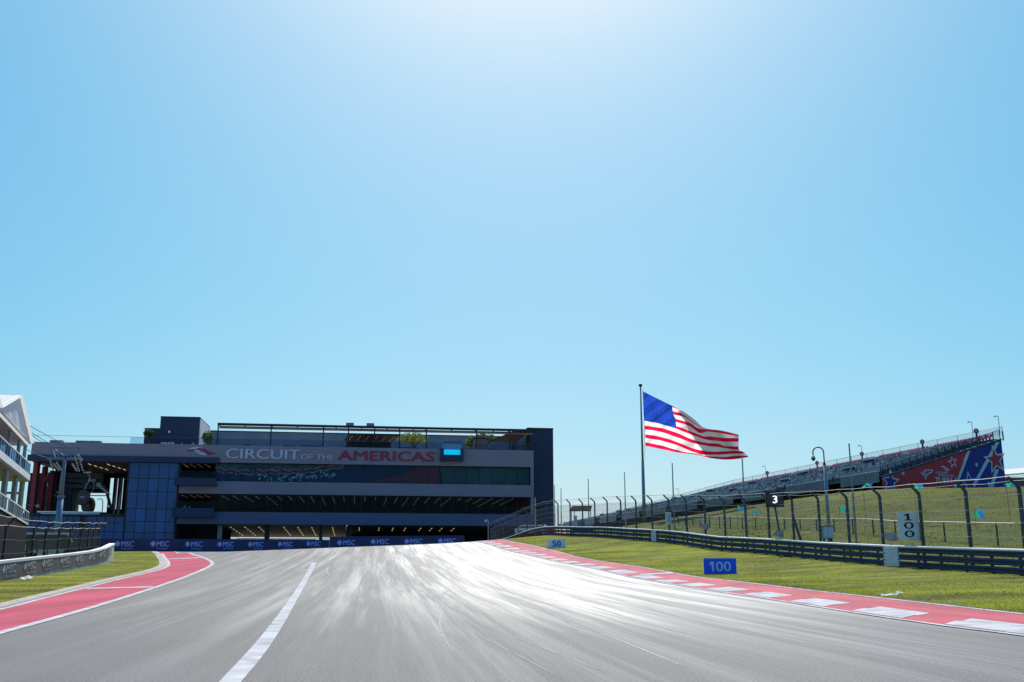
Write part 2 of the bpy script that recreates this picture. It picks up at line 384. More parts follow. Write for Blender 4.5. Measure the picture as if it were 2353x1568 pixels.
# red painted run-off on the left, with its white edge lines and cross lines
n_ = 160
def eq(line, n=n_):
    d = np.concatenate([[0], np.cumsum(np.hypot(*np.diff(line, axis=0).T))]); s = np.linspace(0, d[-1], n)
    return np.stack([np.interp(s, d, line[:, k]) for k in (0, 1)], 1)
struct(sheet('painted_runoff', np.vstack([resample(rin, 1), resample(rout, 1)[::-1]]), M['pink'], .008, 1.0))
mb = MB(); e_in = eq(rin); strip(mb, side(e_in, .13), side(e_in, -.13), .014)
e_o = eq(rout); strip(mb, side(e_o, .02), side(e_o, -.2), .014)
for a, b in (((200,1353.2),(352,1349.5)), ((384,1285.2),(464,1282))):
    p, q = drop(*a), drop(*b); l = np.linspace(p, q, 16); strip(mb, side(l, .5), side(l, -.5), .016)
struct(mb.build('runoff_line', M['white']))
mb = MB(); strip(mb, side(e_o, .02), side(e_o, .16), .03); strip(mb, side(e_o, .16), side(e_o, .56), .035, .055); struct(mb.build('kerb_edging', M['edging']))
# pit exit line
la = drops([(478,1600),(501.7,1568),(566.7,1502),(633,1422),(676.7,1358.8),(716.7,1293.2)]); lb = drops([(530,1600),(553,1568),(610,1502),(661.7,1419),(691.7,1358.8),(727.7,1293.2)])
mb = MB(); strip(mb, eq(smoothline(la), 80), eq(smoothline(lb), 80), .006); struct(mb.build('track_line', M['white']))
# grass on both sides
lw = [(-26-.0, 51)]
lg = np.vstack([edge_out, [(-75, 112), (-90, 90), (-90, -20), (-40, -25)]])
struct(sheet('grass_verge', lg, M['grass'], .05, 1.2))
def at(px, Y): return np.array((ray(px, 1250)[0]*Y, Y))
rail = np.array([(23.8, -30), (23.6, 8), (23.0, 22)] + [tuple(at(*q)) for q in ((2353,42),(1991,55),(1820,65.5),(1654,78),(1505,92),(1400,103),(1333,112.5),(1261,122),(1200,132),(1140,144),(1112,158))])
rail = smoothline(rail, 3); rline = resample(side(rail, -1.6), 1.5)
rg = np.vstack([resample(kout, 1.5), [(-6, 165)], rline[::-1]])
hg = np.vstack([rline, [(0, 176), (10, 176), (30, 215), (30, 330), (130, 330), (200, 200), (200, -30)]])
struct(sheet('hill_grass', hg, M['hill'], .04, 1.6))
struct(sheet('grass_bank', rg, M['grass'], .04, 1.3))
# base ground to the horizon
gx = np.concatenate([-np.geomspace(6000, 170, 14), np.arange(-160, 161, 5), np.geomspace(170, 6000, 14)])
gy = np.concatenate([-np.geomspace(3000, 60, 8), np.arange(-50, 331, 5), np.geomspace(340, 6000, 14)])
X, Y = np.meshgrid(gx, gy); Z = zg(X, Y) - .45
me = bpy.data.meshes.new('ground'); nx = len(gx)
me.from_pydata(list(zip(X.ravel(), Y.ravel(), Z.ravel())), [], [(j*nx+i, j*nx+i+1, (j+1)*nx+i+1, (j+1)*nx+i) for j in range(len(gy)-1) for i in range(nx-1)])
me.materials.append(M['soil']); me.polygons.foreach_set('use_smooth', [True]*len(me.polygons))
g = bpy.data.objects.new('ground', me); COL.objects.link(g); struct(g)

# ------------------------------------------------------------------ single tyre marks: thin polished rubber ribbons
M['mark'] = mat('rubber_ribbon', (.20, .20, .20), .7, var=.35, scale=1.5, coat=.05); _b = M['mark'].node_tree.nodes['Principled BSDF']; _b.inputs['Coat Roughness'].default_value = .45; _b.inputs['Coat IOR'].default_value = 1.8
rm = random.Random(21); mb = MB()
def mark(pts, wdt):
    l = resample(smoothline(np.array(pts), 2), .8); n = len(l); t_ = np.linspace(0, 1, n); w_ = wdt*.6*np.minimum(1, np.minimum(t_, 1-t_)*5)[:, None]
    d = np.gradient(l, axis=0); d /= np.hypot(*d.T)[:, None]; nn = np.stack([-d[:, 1], d[:, 0]], 1); strip(mb, l+nn*w_/2, l-nn*w_/2, .004)
for line, wdt in (([(1305,1568),(1190,1505),(1085,1452)], .04), ([(1400,1550),(1290,1505),(1180,1465)], .05), 
        ([(777,1370),(755,1340)], .06), ([(725,1372),(700,1350)], .05), ([(1010,1372),(900,1330)], .05), ([(1060,1410),(950,1355)], .05),
        ([(900,1370),(955,1340)], .12), ([(1012,1368),(1035,1355)], .12), ([(420,1400),(600,1335)], .06), ([(560,1400),(690,1330)], .05), ([(880,1310),(890,1270)], .20)):
    mark([drop(*p) for p in line], wdt)
for _ in range(26):
    Y0 = rm.uniform(14, 75); u = abs(rm.gauss(0, 7.5))+.6; ln = rm.uniform(6, 26); sk = rm.gauss(0, .018)
    yy = np.linspace(Y0, min(112, Y0+ln), 5); xx = np.interp(yy, _ky[:, 1], _ky[:, 0])-u+sk*(yy-Y0)
    if xx[0] < -14: continue
    mark(np.stack([xx, yy], 1), rm.uniform(.03, .12))
mk = mb.build('tyre_marks', M['mark']); struct(mk)

# ------------------------------------------------------------------ grass blades standing on the verges
def blade_mat():
    m = mat_cloth('grass_blade', (.2, .25, .02), .5, .8); t, N, L, b = nodes(m); r = N['Color Ramp']; e = r.color_ramp.elements
    e[0].position = .36; e[0].color = (.20, .145, .05, 1); e[1].position = .62; e[1].color = (.50, .50, .04, 1); k = e.new(.46); k.color = (.25, .285, .022, 1)
    N['Noise Texture'].inputs['Scale'].default_value = .42; N['Noise Texture'].inputs['Detail'].default_value = 9; N['Noise Texture'].inputs['Roughness'].default_value = .68
    N['Mapping'].inputs['Scale'].default_value = (.4, 1, 1)
    L.new(r.outputs[0], N['Translucent BSDF'].inputs[0]); return m
M['blade'] = blade_mat()
def blades(name, line, o0, o1, n, hmax, seed, bare=.36, wide=1, m='blade', lab='short green grass blades on the mown verge'):
    rg = np.random.RandomState(seed); L_ = resample(np.asarray(line), .5); nrm_ = side(L_, -1)-L_
    G_ = rg.rand(64, 64)
    def vn(x, y): # smooth value noise
        xi, yi = np.floor(x).astype(int), np.floor(y).astype(int); fx, fy = smooth(x-xi), smooth(y-yi); g = lambda a, b: G_[a % 64, b % 64]
        return (g(xi, yi)*(1-fx)+g(xi+1, yi)*fx)*(1-fy)+(g(xi, yi+1)*(1-fx)+g(xi+1, yi+1)*fx)*fy
    i = rg.randint(0, len(L_), n); t_ = o0+(o1-o0)*rg.rand(n)**1.6; jit = rg.randn(n, 2)*.25
    q = L_[i]+nrm_[i]*t_[:, None]+jit; cov = .6*vn(q[:, 0]/2.6, q[:, 1]/1.3)+.4*vn(q[:, 0]/.7+9, q[:, 1]/.5)
    q = q[cov > bare]; cov = cov[cov > bare]; n = len(q); z = zg(q[:, 0], q[:, 1])+.04
    a = rg.rand(n)*np.pi; h = hmax*(.35+.65*rg.rand(n))*(.55+.8*cov); w_ = (.014+.016*rg.rand(n))*wide; le = rg.randn(n, 2)*.03
    b0 = np.stack([q[:, 0]-np.cos(a)*w_, q[:, 1]-np.sin(a)*w_, z-.02], 1); b1 = np.stack([q[:, 0]+np.cos(a)*w_, q[:, 1]+np.sin(a)*w_, z-.02], 1); tp = np.stack([q[:, 0]+le[:, 0], q[:, 1]+le[:, 1], z+h], 1)
    v = np.stack([b0, b1, tp], 1).reshape(-1, 3); me = bpy.data.meshes.new(name); me.vertices.add(3*n); me.vertices.foreach_set('co', v.ravel())
    me.loops.add(3*n); me.loops.foreach_set('vertex_index', np.arange(3*n)); me.polygons.add(n); me.polygons.foreach_set('loop_start', np.arange(n)*3); me.polygons.foreach_set('loop_total', np.full(n, 3))
    me.materials.append(M[m]); me.update(calc_edges=True); o = bpy.data.objects.new(name, me); COL.objects.link(o); return tag(o, lab, 'grass', kind='stuff')
vis = kout[(kout[:, 1] > 14) & (kout[:, 1] < 118)]
blades('grass', vis, .25, 16, 130000, .055, 3); blades('grass', edge_out[(edge_out[:, 1] > 18)][::-1], .25, 13, 75000, .055, 4)
M['tuft'] = blade_mat(); _e = M['tuft'].node_tree.nodes['Color Ramp'].color_ramp.elements; _e[0].color = (.23, .18, .075, 1); _e[1].color = (.16, .19, .018, 1); _e[2].color = (.27, .27, .06, 1); M['tuft'].node_tree.nodes['Noise Texture'].inputs['Scale'].default_value = .14
blades('grass', rline[(rline[:, 1] > 30) & (rline[:, 1] < 118)], .8, 75, 90000, .13, 5, .42, 2.0, 'tuft', 'longer dry grass tufts on the hillside below the grandstand')
# ------------------------------------------------------------------ right kerb
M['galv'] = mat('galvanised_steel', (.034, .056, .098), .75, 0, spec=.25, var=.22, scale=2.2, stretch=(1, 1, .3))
M['galv_and_lit_edge'] = mat('pale_steel_and_lit_edge', (.82, .81, .80), .4, .0, var=.1, scale=3)
M['post'] = mat('fence_post_steel', (.05, .062, .085), .55, .3, var=.2, scale=4)
M['dark'] = mat('dark_painted_steel', (.03, .033, .04), .55, .2, var=.2, scale=4)
M['black'] = mat('black_plastic', (.012, .012, .014), .45, var=.2, scale=5)
M['wire'] = mat('wire', (.13, .135, .14), .5, .6, var=.15, scale=6)
M['cable'] = mat('steel_cable', (.34, .33, .30), .55, .35, var=.2, scale=6)
M['greypl'] = mat('grey_plastic', (.30, .31, .33), .6, var=.15, scale=4)
M['panelw'] = mat('white_panel', (.72, .72, .72), .6, var=.06, scale=2)
M['ink'] = mat('black_print', (.012, .012, .014), .6, var=.1)
M['inkw'] = mat('white_print', (.78, .79, .82), .6, var=.05)
M['redsteel'] = mat('maroon_painted_steel', (.16, .03, .05), .55, .2, var=.2, scale=2)
kerb = tag(bpy.data.objects.new('kerb', None), kind='structure'); COL.objects.link(kerb)
ka, kb = eq(kin, 300), eq(kout, 300)
# pair the outer line with the inner line by nearest point so the strip stays square
def pair(a, b):
    b = resample(b, .4); i = ((a[:, None]-b[None])**2).sum(2).argmin(1); return b[i]
kb = pair(ka, resample(kout, .4)); kb = smoothline(kb[::6], 2); kb = eq(kb, 300); ka = eq(ka, 300)
mb = MB(); strip(mb, ka, kb, .012, .05); mb.build('kerb_strip', M['red'], kerb)
mb = MB(); strip(mb, kb + (ka-kb)*.035/1, kb - (ka-kb)*.03, .058, .058); mb.build('kerb_line', M['white'], kerb)
mb = MB(); strip(mb, side(ka, -.02), side(ka, .14), .017); mb.build('kerb_line', M['white'], kerb)
M['soil_shadow'] = mat('bare_soil_and_shadow', (.055, .042, .028), .95, var=.4, scale=2.5, bump=.4)  # dark soil, with the kerb edge's shadow painted into its brown
_ko = resample(kb, .5); _rg = np.random.RandomState(8); _wd = .10+.22*np.clip(np.convolve(_rg.rand(len(_ko)), np.ones(4)/4, 'same'), 0, 1)+.10*_rg.rand(len(_ko)); _on = side(_ko, -1)-_ko
mb = MB(); strip(mb, _ko+_on*.06, _ko+_on*(.06+_wd)[:, None], .050, .062); struct(mb.build('soil_shadow_edge', M['soil_shadow']))
kl = np.concatenate([[0], np.cumsum(np.hypot(*np.diff(ka, axis=0).T))])
def kp(s, t, z):
    """point on the kerb: s metres along, t = 0 at the asphalt .. 1 at the outer line"""
    a = np.array([np.interp(s, kl, ka[:, k]) for k in (0, 1)]); b = np.array([np.interp(s, kl, kb[:, k]) for k in (0, 1)])
    p = a + (b-a)*t; return (*p, zf(*p) + z + .04*t)
def ks(px, py): q = drop(px, py); return kl[((ka-q)**2).sum(1).argmin()]
f_ = [ks(*q) for q in ((1890.6,1383),(2055.6,1406.6),(2277,1434.4))]; n_2 = [ks(*q) for q in ((1815.6,1373.6),(1961.9,1395),(2145.6,1417.9))]
per = float(np.mean(np.abs(np.diff(f_ )))); per = float(np.clip(per, 2.2, 6)); wl_ = per*.60
for k in range(-14, 40):
    s = f_[0]+k*per-wl_
    if s < 6 or s > kl[-1]-34: continue
    mb = MB(); zt = .022
    q = [(s, .03), (s+wl_, .03), (s+wl_+.12, .24), (s+wl_*.97, .25), (s+wl_, .44), (s+.0, .44), (s-.03, .25), (s+.12, .24)]
    mb.prism(q, lambda a, b, t_: tuple(Vector(kp(a, b, zt+t_))), -.012, 0); mb.build('kerb_block', M['white'], kerb)
for px, py in ((1583, 1324), (1258, 1264)):
    s = ks(px, py); mb = MB(); mb.add([kp(s, .3, .03), kp(s+.9, .3, .03), kp(s+.9, .98, .03), kp(s, .98, .03)], [(0,1,2,3)]); mb.build('kerb_cross_line', M['white'], kerb)

# ------------------------------------------------------------------ guard rail along the right side
rail = resample(rail[rail[:, 1] > 6], 4.0)
gr = thing('guard_rail', (float(rail[4,0]), float(rail[4,1]), zf(*rail[4])), 'long triple beam steel guard rail curving along the right grass bank', 'guard rail')
def wprof(z): # W-beam cross-section (out, up), 0.31 m high
    return [(0, z), (.05, z+.04), (.05, z+.085), (0, z+.125), (0, z+.155), (.05, z+.195), (.05, z+.24), (0, z+.28)]
nrm = side(rail, 1) - rail       # unit left normals (towards the track when travelling away)
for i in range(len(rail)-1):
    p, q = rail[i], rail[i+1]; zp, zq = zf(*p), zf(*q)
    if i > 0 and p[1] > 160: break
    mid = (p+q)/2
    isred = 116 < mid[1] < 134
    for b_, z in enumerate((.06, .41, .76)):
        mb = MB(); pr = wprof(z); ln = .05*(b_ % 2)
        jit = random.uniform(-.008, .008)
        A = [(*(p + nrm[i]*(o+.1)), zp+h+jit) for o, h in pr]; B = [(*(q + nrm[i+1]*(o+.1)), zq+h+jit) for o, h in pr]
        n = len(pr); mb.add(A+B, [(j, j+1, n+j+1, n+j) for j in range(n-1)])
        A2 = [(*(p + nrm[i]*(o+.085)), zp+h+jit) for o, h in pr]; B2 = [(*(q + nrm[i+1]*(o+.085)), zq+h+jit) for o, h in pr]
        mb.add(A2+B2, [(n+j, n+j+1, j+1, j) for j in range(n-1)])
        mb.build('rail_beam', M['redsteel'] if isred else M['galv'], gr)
    mb = MB(); mb.tube([(*(p+nrm[i]*.1), zp+1.06), (*(q+nrm[i+1]*.1), zq+1.06)], .06, 10); mb.build('rail_lit_edge', M['galv_and_lit_edge'], gr)  # white tube stands in for the beam's sunlit top edge
    for t in (0, .5):
        c = p+(q-p)*t; z = zp+(zq-zp)*t; mb = MB(); mb.box(c[0]-.05, c[0]+.05, c[1]-.07, c[1]+.07, z-.3, z+1.03); mb.build('rail_post', M['post'], gr)
M['joint'] = mat('pale_spacer_plate', (.56, .62, .70), .5, .2, var=.1, scale=3)
for px, Y in ((2048, 52.3), (1508, 91.6)):
    c = at(px, Y); i = ((rail-c)**2).sum(1).argmin(); d = rail[i+1]-rail[i-1]; d /= np.hypot(*d); c = rail[i] + d*np.dot(c-rail[i], d)
    mb = MB(); z = zf(*c); w_ = .75 if Y < 60 else .55
    for zz in (.05, .39, .73):
        for s_ in range(2):
            zc = zz+.075+.16*s_; mb.bar((*(c-d*w_+nrm[i]*.135), z+zc), (*(c+d*w_+nrm[i]*.135), z+zc), .09, .13)
    mb.bar((*(c-d*w_*.8+nrm[i]*.11), z+.54), (*(c+d*w_*.8+nrm[i]*.11), z+.54), .05, 1.0); mb.build('spacer_plate', M['joint'], gr)

# ------------------------------------------------------------------ debris fence behind the rail
fpath = resample(side(rail, -.75)[3:], .25); fl = np.arange(len(fpath))*.25
c0 = at(2326, 42.8); i0 = int(((fpath-c0)**2).sum(1).argmin())
idx = [k for k in range(i0 % 16, len(fpath), 16)]
fposts = fpath[idx]; fn = (side(fpath, 1)-fpath)[idx]
# beyond the crest the fence keeps going, well spaced, towards the building
fence = thing('debris_fence', (float(fposts[0,0]), float(fposts[0,1]), zf(*fposts[0])), 'tall wire debris fence with bent steel posts behind the right guard rail', 'fence')
HP = 3.72
tops = []
def post_mesh():
    mb = MB(); mb.bar((0,0,-.3), (0,0,HP-.12), .11, .15); mb.bar((0,0,HP-.13), (.07,0,HP), .11, .14, up=(0,1,0)); mb.bar((.065,0,HP-.01), (.48,0,HP+.38), .10, .12, up=(0,1,0)); return mb.mesh('post', M['post'])
pm = post_mesh()
for k, (p, n) in enumerate(zip(fposts, fn)):
    z = zf(*p); inst('post', pm, fence, (*p, z), math.atan2(n[1], n[0])); tops.append((np.array((*p, z)), n))
cabz = [.35, .95, 1.55, 2.15, 2.75, 3.35]
for h in cabz + [None, 'tip']:
    mb = MB(); pts = []
    for k, (p, n) in enumerate(tops):
        if h is None: q = (p[0]+n[0]*.28, p[1]+n[1]*.28, p[2]+HP+.20)
        elif h == 'tip': q = (p[0]+n[0]*.48, p[1]+n[1]*.48, p[2]+HP+.38)
        else: q = (p[0]+n[0]*.1, p[1]+n[1]*.1, p[2]+h)
        if pts:
            l = Vector(pts[-1]); m_ = (l+Vector(q))/2; m_.z -= random.uniform(.02, .07); pts.append(tuple(m_))
        pts.append(q)
    r_ = .018 if h == 'tip' else .009
    mb.tube(pts, r_, 4, cap=False); mb.build('cable', M['cable'], fence)
def mesh_net(mb, a, b, za, zb, h0, h1, sp=.11, r=.0026):
    """chain link between two posts: two families of diagonal wires"""
    L_ = float(np.hypot(*(b-a))); H = h1-h0; d = (b-a)/L_
    nn = np.array((-d[1], d[0]))
    for sg in (1, -1):
        s = -H if sg > 0 else 0
        while s < (L_ if sg > 0 else L_+H):
            x0, x1 = (s, s+H) if sg > 0 else (s, s-H)
            t0, t1 = 0, 1
            lo, hi = (0-x0)/(x1-x0), (L_-x0)/(x1-x0)
            if lo > hi: lo, hi = hi, lo
            t0, t1 = max(0, lo), min(1, hi)
            if t1 > t0:
                P_ = []
                for t in (t0, t1):
                    x = x0+(x1-x0)*t; c = a+d*x; z = za+(zb-za)*x/L_; P_.append(Vector((*c, z+h0+H*t)))
                u = Vector((*nn, 0))*r; v_ = Vector((d[0]*.7*sg, d[1]*.7*sg, -.7))*r
                mb.add([P_[0]+u, P_[0]-u*.5+v_, P_[0]-u*.5-v_, P_[1]+u, P_[1]-u*.5+v_, P_[1]-u*.5-v_], [(0,1,4,3), (1,2,5,4), (2,0,3,5)])
            s += sp*1.414
mb = MB()
for k in range(len(tops)-1):
    (p, n), (q, n2) = tops[k], tops[k+1]
    far = p[1]; sp = .085 if far < 60 else .12 if far < 90 else .2
    mesh_net(mb, p[:2]+n*.09, q[:2]+n2*.09, p[2], q[2], .95, 3.5, sp, .0028 if far < 60 else .004 if far < 90 else .007)
struct(mb.build('wire_mesh', M['wire'], fence), 'stuff')
# the leaning brace by the panel
pb = min(tops, key=lambda t: abs((t[0][0]/t[0][1]) - ray(1832, 1240)[0])); z = pb[0][2]
dirp = fposts[1]-fposts[0]; dirp = -dirp/np.hypot(*dirp)
mb = MB(); mb.bar((*pb[0][:2], z+2.6), (*(pb[0][:2]+dirp*1.7), z+.3), .12, .14); mb.build('brace', M['post'], fence)

# signs and boxes hung on the fence
def fpoint(px):
    a = ray(px, 1200)[0]; j = int(np.abs(fpath[:, 0]/fpath[:, 1]-a).argmin()); n = (side(fpath, 1)-fpath)[j]; return fpath[j], n, zf(*fpath[j])
def facing(c, n, ang=0):
    """frame of a panel: a to the viewer's right, b up, t towards the viewer"""
    v = Vector((-c[0], -c[1], 0)).normalized(); v.rotate(Matrix.Rotation(ang, 3, 'Z')); r = Vector((-v.y, v.x, 0))
    r = Vector((0,0,1)).cross(v)
    return lambda a, b, t: Vector(c) + r*a + Vector((0,0,1))*b + v*t
def sign_px(px0, px1, py0, py1, Y, ang, back=.03):
    c = P((px0+px1)/2, (py0+py1)/2, Y); wdt = (P(px1, py0, Y)-P(px0, py0, Y)).length/max(.3, math.cos(ang)); hgt = P(px0, py0, Y).z-P(px0, py1, Y).z
    return c, wdt, hgt, facing(c, None, ang)
ONE = {False: [(0,.78),(.30,1),(.62,1),(.62,0),(.30,0),(.30,.70),(0,.62)], True: [(0,.74),(.34,1),(.62,1),(.62,.12),(.9,.12),(.9,0),(.06,0),(.06,.12),(.34,.12),(.34,.72),(0,.66)]}
def digit(mb, ch, fn, h, w_, wt, d, slab=False):
    if ch == '1': return mb.prism([(a*w_, b*h) for a, b in ONE[slab]], fn, d, 0)
    return letters(mb, ch, fn, h, w_, wt, d)
def board(mb, f, w_, h_, d, mi=0): return mb.prism([(-w_/2,-h_/2),(w_/2,-h_/2),(w_/2,h_/2),(-w_/2,h_/2)], f, -d, 0, mi)
p, n, z = fpoint(2088); Y = float(p[1])-.95
c, w_, h_, f = sign_px(2065, 2110, 1177.5, 1240, Y, .25)
t = thing('fence_sign', c, 'tall white sign reading 100 downwards, hung on the right fence', 'sign', 'distance signs hung on the fence')
mb = MB(); board(mb, f, w_, h_, .03); mb.build('sign_panel', M['panelw'], t)
for k, ch in enumerate('100'):
    mb = MB(); ww = .46*w_; digit(mb, ch, lambda a, b, t_: f(a-ww/2+.02, b+h_*(.20-.31*k), t_+.004), h_*.25, ww, .02, .004, True); mb.build('digit', M['ink'], t)
p, n, z = fpoint(1536); Y = float(p[1])-.45
c, w_, h_, f = sign_px(1529.5, 1542.5, 1177, 1206, Y, .4)
t = thing('fence_sign', c, 'small white sign reading 50 downwards on the far fence', 'sign', 'distance signs hung on the fence')
mb = MB(); board(mb, f, w_, h_, .03); mb.build('sign_panel', M['panelw'], t)
for k, ch in enumerate('50'):
    mb = MB(); letters(mb, ch, lambda a, b, t_: f(a-w_*.26, b+h_*(.04-.36*k), t_+.004), h_*.28, w_*.52, .03, .004); mb.build('digit', M['greypl'], t)
# light panel with the number 3
p, n, z = fpoint(1780); Y = float(p[1])-.6
c, w_, h_, f = sign_px(1760, 1800.5, 1131, 1165.5, Y, .1)
t = thing('light_panel', c, 'black framed light panel showing a white 3 on the fence', 'light panel')
mb = MB(); board(mb, f, w_, h_, .18); mb.build('housing', M['black'], t)
M['screen'] = mat('unlit_led_face', (.045, .03, .035), .35, var=.1)
mb = MB(); mb.prism([(-w_*.42,-h_*.40),(w_*.42,-h_*.40),(w_*.42,h_*.42),(-w_*.42,h_*.42)], f, .005, .012); mb.build('screen', M['screen'], t)
M['lit'] = mat_emit('lit_digit', (1, .97, .9), 1.0)
mb = MB(); letters(mb, '3', lambda a, b, q: f(a-w_*.11, b-h_*.24, q+.014), h_*.5, w_*.24, .03, .004); mb.build('digit', M['lit'], t)
mb = MB(); mb.bar(f(0, -h_*.5, -.12), f(.2, -h_*.5-1.6, -.25), .09); mb.build('bracket', M['post'], t)
mb = MB(); mb.bar(f(-w_*.55, h_*.52, -.1), f(w_*.55, h_*.52, -.1), .32, .05); mb.build('hood', M['black'], t)
# marshal light boxes: grey half-round shells on the fence posts
def hood(px, py, wpx, hpx, label):
    p, n, z = fpoint(px); Y = float(p[1])-.3; c = P(px, py, Y); f = facing(c, None, -.35); s = wpx/2410*Y; h_ = hpx/2410*Y
    t = thing('marshal_light', c, label, 'signal light', 'light boxes on the fence')
    out_ = [(-s/2, -h_*.1), (-s*.42, h_*.25), (-s*.2, h_*.45), (s*.1, h_*.5), (s/2, h_*.5), (s/2, -h_*.5), (s*.1, -h_*.46), (-s*.25, -h_*.38)]
    mb = MB(); mb.prism(out_, f, -.28, .12); mb.build('shell', M['greypl'], t)
    mb = MB(); mb.prism([(a*.86+.02, b*.86) for a, b in out_], f, .121, .15); mb.build('lid', M['greypl'], t)
    mb = MB(); mb.bar(f(-s*.5, 0, -.1), f(-s*.9, -.02, -.2), .05); mb.build('bracket', M['post'], t)
hood(2045, 1234, 25, 20, 'grey light box left of the white 100 fence sign')
hood(1789, 1227, 18, 16, 'grey light box below the panel showing 3')
hood(1620, 1211, 15, 13, 'grey light box right of the small 50 fence sign, lower fence')

# low fence at the foot of the hill
lp = np.array([tuple(at(px, Y)) for px, Y in ((2520, 50), (2353, 58), (2180, 65), (2000, 73), (1820, 84), (1655, 97), (1560, 110))]); lp = resample(smoothline(lp, 2), 2.6)
lf = thing('low_fence', (float(lp[0,0]), float(lp[0,1]), zf(*lp[0])), 'low chain link fence with dark posts at the foot of the hill', 'fence')
def ztop(p):   # its top rail shows between 1187 and 1203 px
    x = p[0]/p[1]*2348+CX; py = np.interp(x, [1560, 1655, 1850, 1993, 2050, 2353], [1190, 1187, 1194, 1192, 1198, 1204]); return P(x, py, p[1]).z
lz = [max(ztop(p), zf(*p)+.9) for p in lp]
for p, zt in zip(lp, lz):
    mb = MB(); mb.bar((*p, zf(*p)-.2), (*p, zt), .075); mb.build('post', M['dark'], lf)
mb = MB(); pts = []
for p, zt in zip(lp, lz): pts.append((*p, zt+.02))
mb.tube(pts, .03, 5, cap=False); mb.build('top_rail', M['cable'], lf)
for fr in (.3, .62):
    mb = MB(); mb.tube([(*p, zf(*p)+(zt-zf(*p))*fr) for p, zt in zip(lp, lz)], .012, 4, cap=False); mb.build('cable', M['wire'], lf)
mb = MB()
for k in range(len(lp)-1): mesh_net(mb, lp[k], lp[k+1], zf(*lp[k]), zf(*lp[k+1]), .05, min(lz[k]-zf(*lp[k]), lz[k+1]-zf(*lp[k+1])), .16, .004)
struct(mb.build('wire_mesh', M['wire'], lf), 'stuff')

# ------------------------------------------------------------------ brake markers on the grass
def brake(px0, px1, py0, py1, txt, m, mt, ang, label):
    c = drop((px0+px1)/2, py1); Y = float(c[1]); zb = zf(*c); cc = Vector((c[0], c[1], zb)); f = facing(cc, None, ang)
    w_ = (px1-px0)/2348*Y/math.cos(ang); h_ = (py1-py0)/2410*Y; d = .38
    t = thing('brake_marker', cc, label, 'brake marker', 'foam brake markers on the grass bank')
    mb = MB(); sl_ = -.06*h_; mb.add([f(-w_/2,0,0), f(w_/2,0,0), f(w_/2,h_,sl_), f(-w_/2,h_,sl_), f(-w_/2,0,-d), f(w_/2,0,-d), f(w_/2,h_,-d+.1), f(-w_/2,h_,-d+.1)],
                     [(0,1,2,3),(7,6,5,4),(4,5,1,0),(5,6,2,1),(6,7,3,2),(7,4,0,3)]); mb.build('block', m, t)
    for k, ch in enumerate(txt):
        mb = MB(); n_ = len(txt); ww = h_*.42; x0 = {3: (-.62, -.24, .22), 2: (-.46, .02)}[n_][k]*h_*1.05
        digit(mb, ch, lambda a, b, q: f(x0+a, h_*.2+b, sl_*(.2+b/h_)+q+.006), h_*.6, ww, .03, .006); mb.build('digit', mt, t)
    mb = MB(); mb.add([f(-w_/2-.02,h_*0,.004), f(-w_/2-.02,h_,sl_), f(-w_/2-.02,h_,-d+.1), f(-w_/2-.02,0,-d)], [(0,1,2,3)]); mb.build('end_face', M['inkw'], t)
M['blueboard'] = mat('blue_foam_board', (.008, .10, .88), .6, var=.08, scale=2)
M['paleboard'] = mat('pale_blue_foam_board', (.74, .82, .98), .6, var=.06, scale=2)
M['palenum'] = mat('pale_blue_number', (.50, .60, .86), .6, var=.05)
brake(1619.5, 1692.5, 1283, 1321, '100', M['blueboard'], M['palenum'], .12, 'blue foam brake marker reading 100 on the grass by the kerb')
brake(1258.5, 1300.5, 1238.5, 1260, '50', M['paleboard'], M['ink'], .1, 'pale blue foam brake marker reading 50 on the grass')
# torn white rag and a scrap of paper
M['rag'] = mat_cloth('white_rag', (.75, .75, .72), .3)
p0 = drop(2026, 1377); p1 = drop(2077, 1368)
mb = MB(); nn = 26
for k in range(nn+1):
    u = k/nn; q = p0+(p1-p0)*u + np.array((0, .25*math.sin(u*9))); wd = .04+.06*abs(math.sin(u*5+1)); z = zf(*q)+.07+.02*abs(math.sin(u*13)); mb.v += [(q[0], q[1]-wd, z-.01), (q[0]+.02, q[1]+wd, z+.04+.02*math.sin(u*17))]
mb.f = [(2*k, 2*k+2, 2*k+3, 2*k+1) for k in range(nn)]; mb.m = [0]*nn
tag(mb.build('rag', M['rag'], None, True), 'twisted white rag lying on the grass by the right kerb', 'rag')
p0 = drop(61, 1335)
mb = MB(); nn = 5
for j in range(nn+1):
    for i in range(nn+1): mb.v.append((p0[0]-.25+.5*i/nn, p0[1]-.3+.6*j/nn, zf(*p0)+.09+.05*math.sin(i*1.7+j)+.03*j))
mb.f = [(j*6+i, j*6+i+1, j*6+i+7, j*6+i+6) for j in range(nn) for i in range(nn)]; mb.m = [0]*25
tag(mb.build('paper_scrap', M['rag']), 'crumpled white paper scrap on the left grass verge', 'litter')

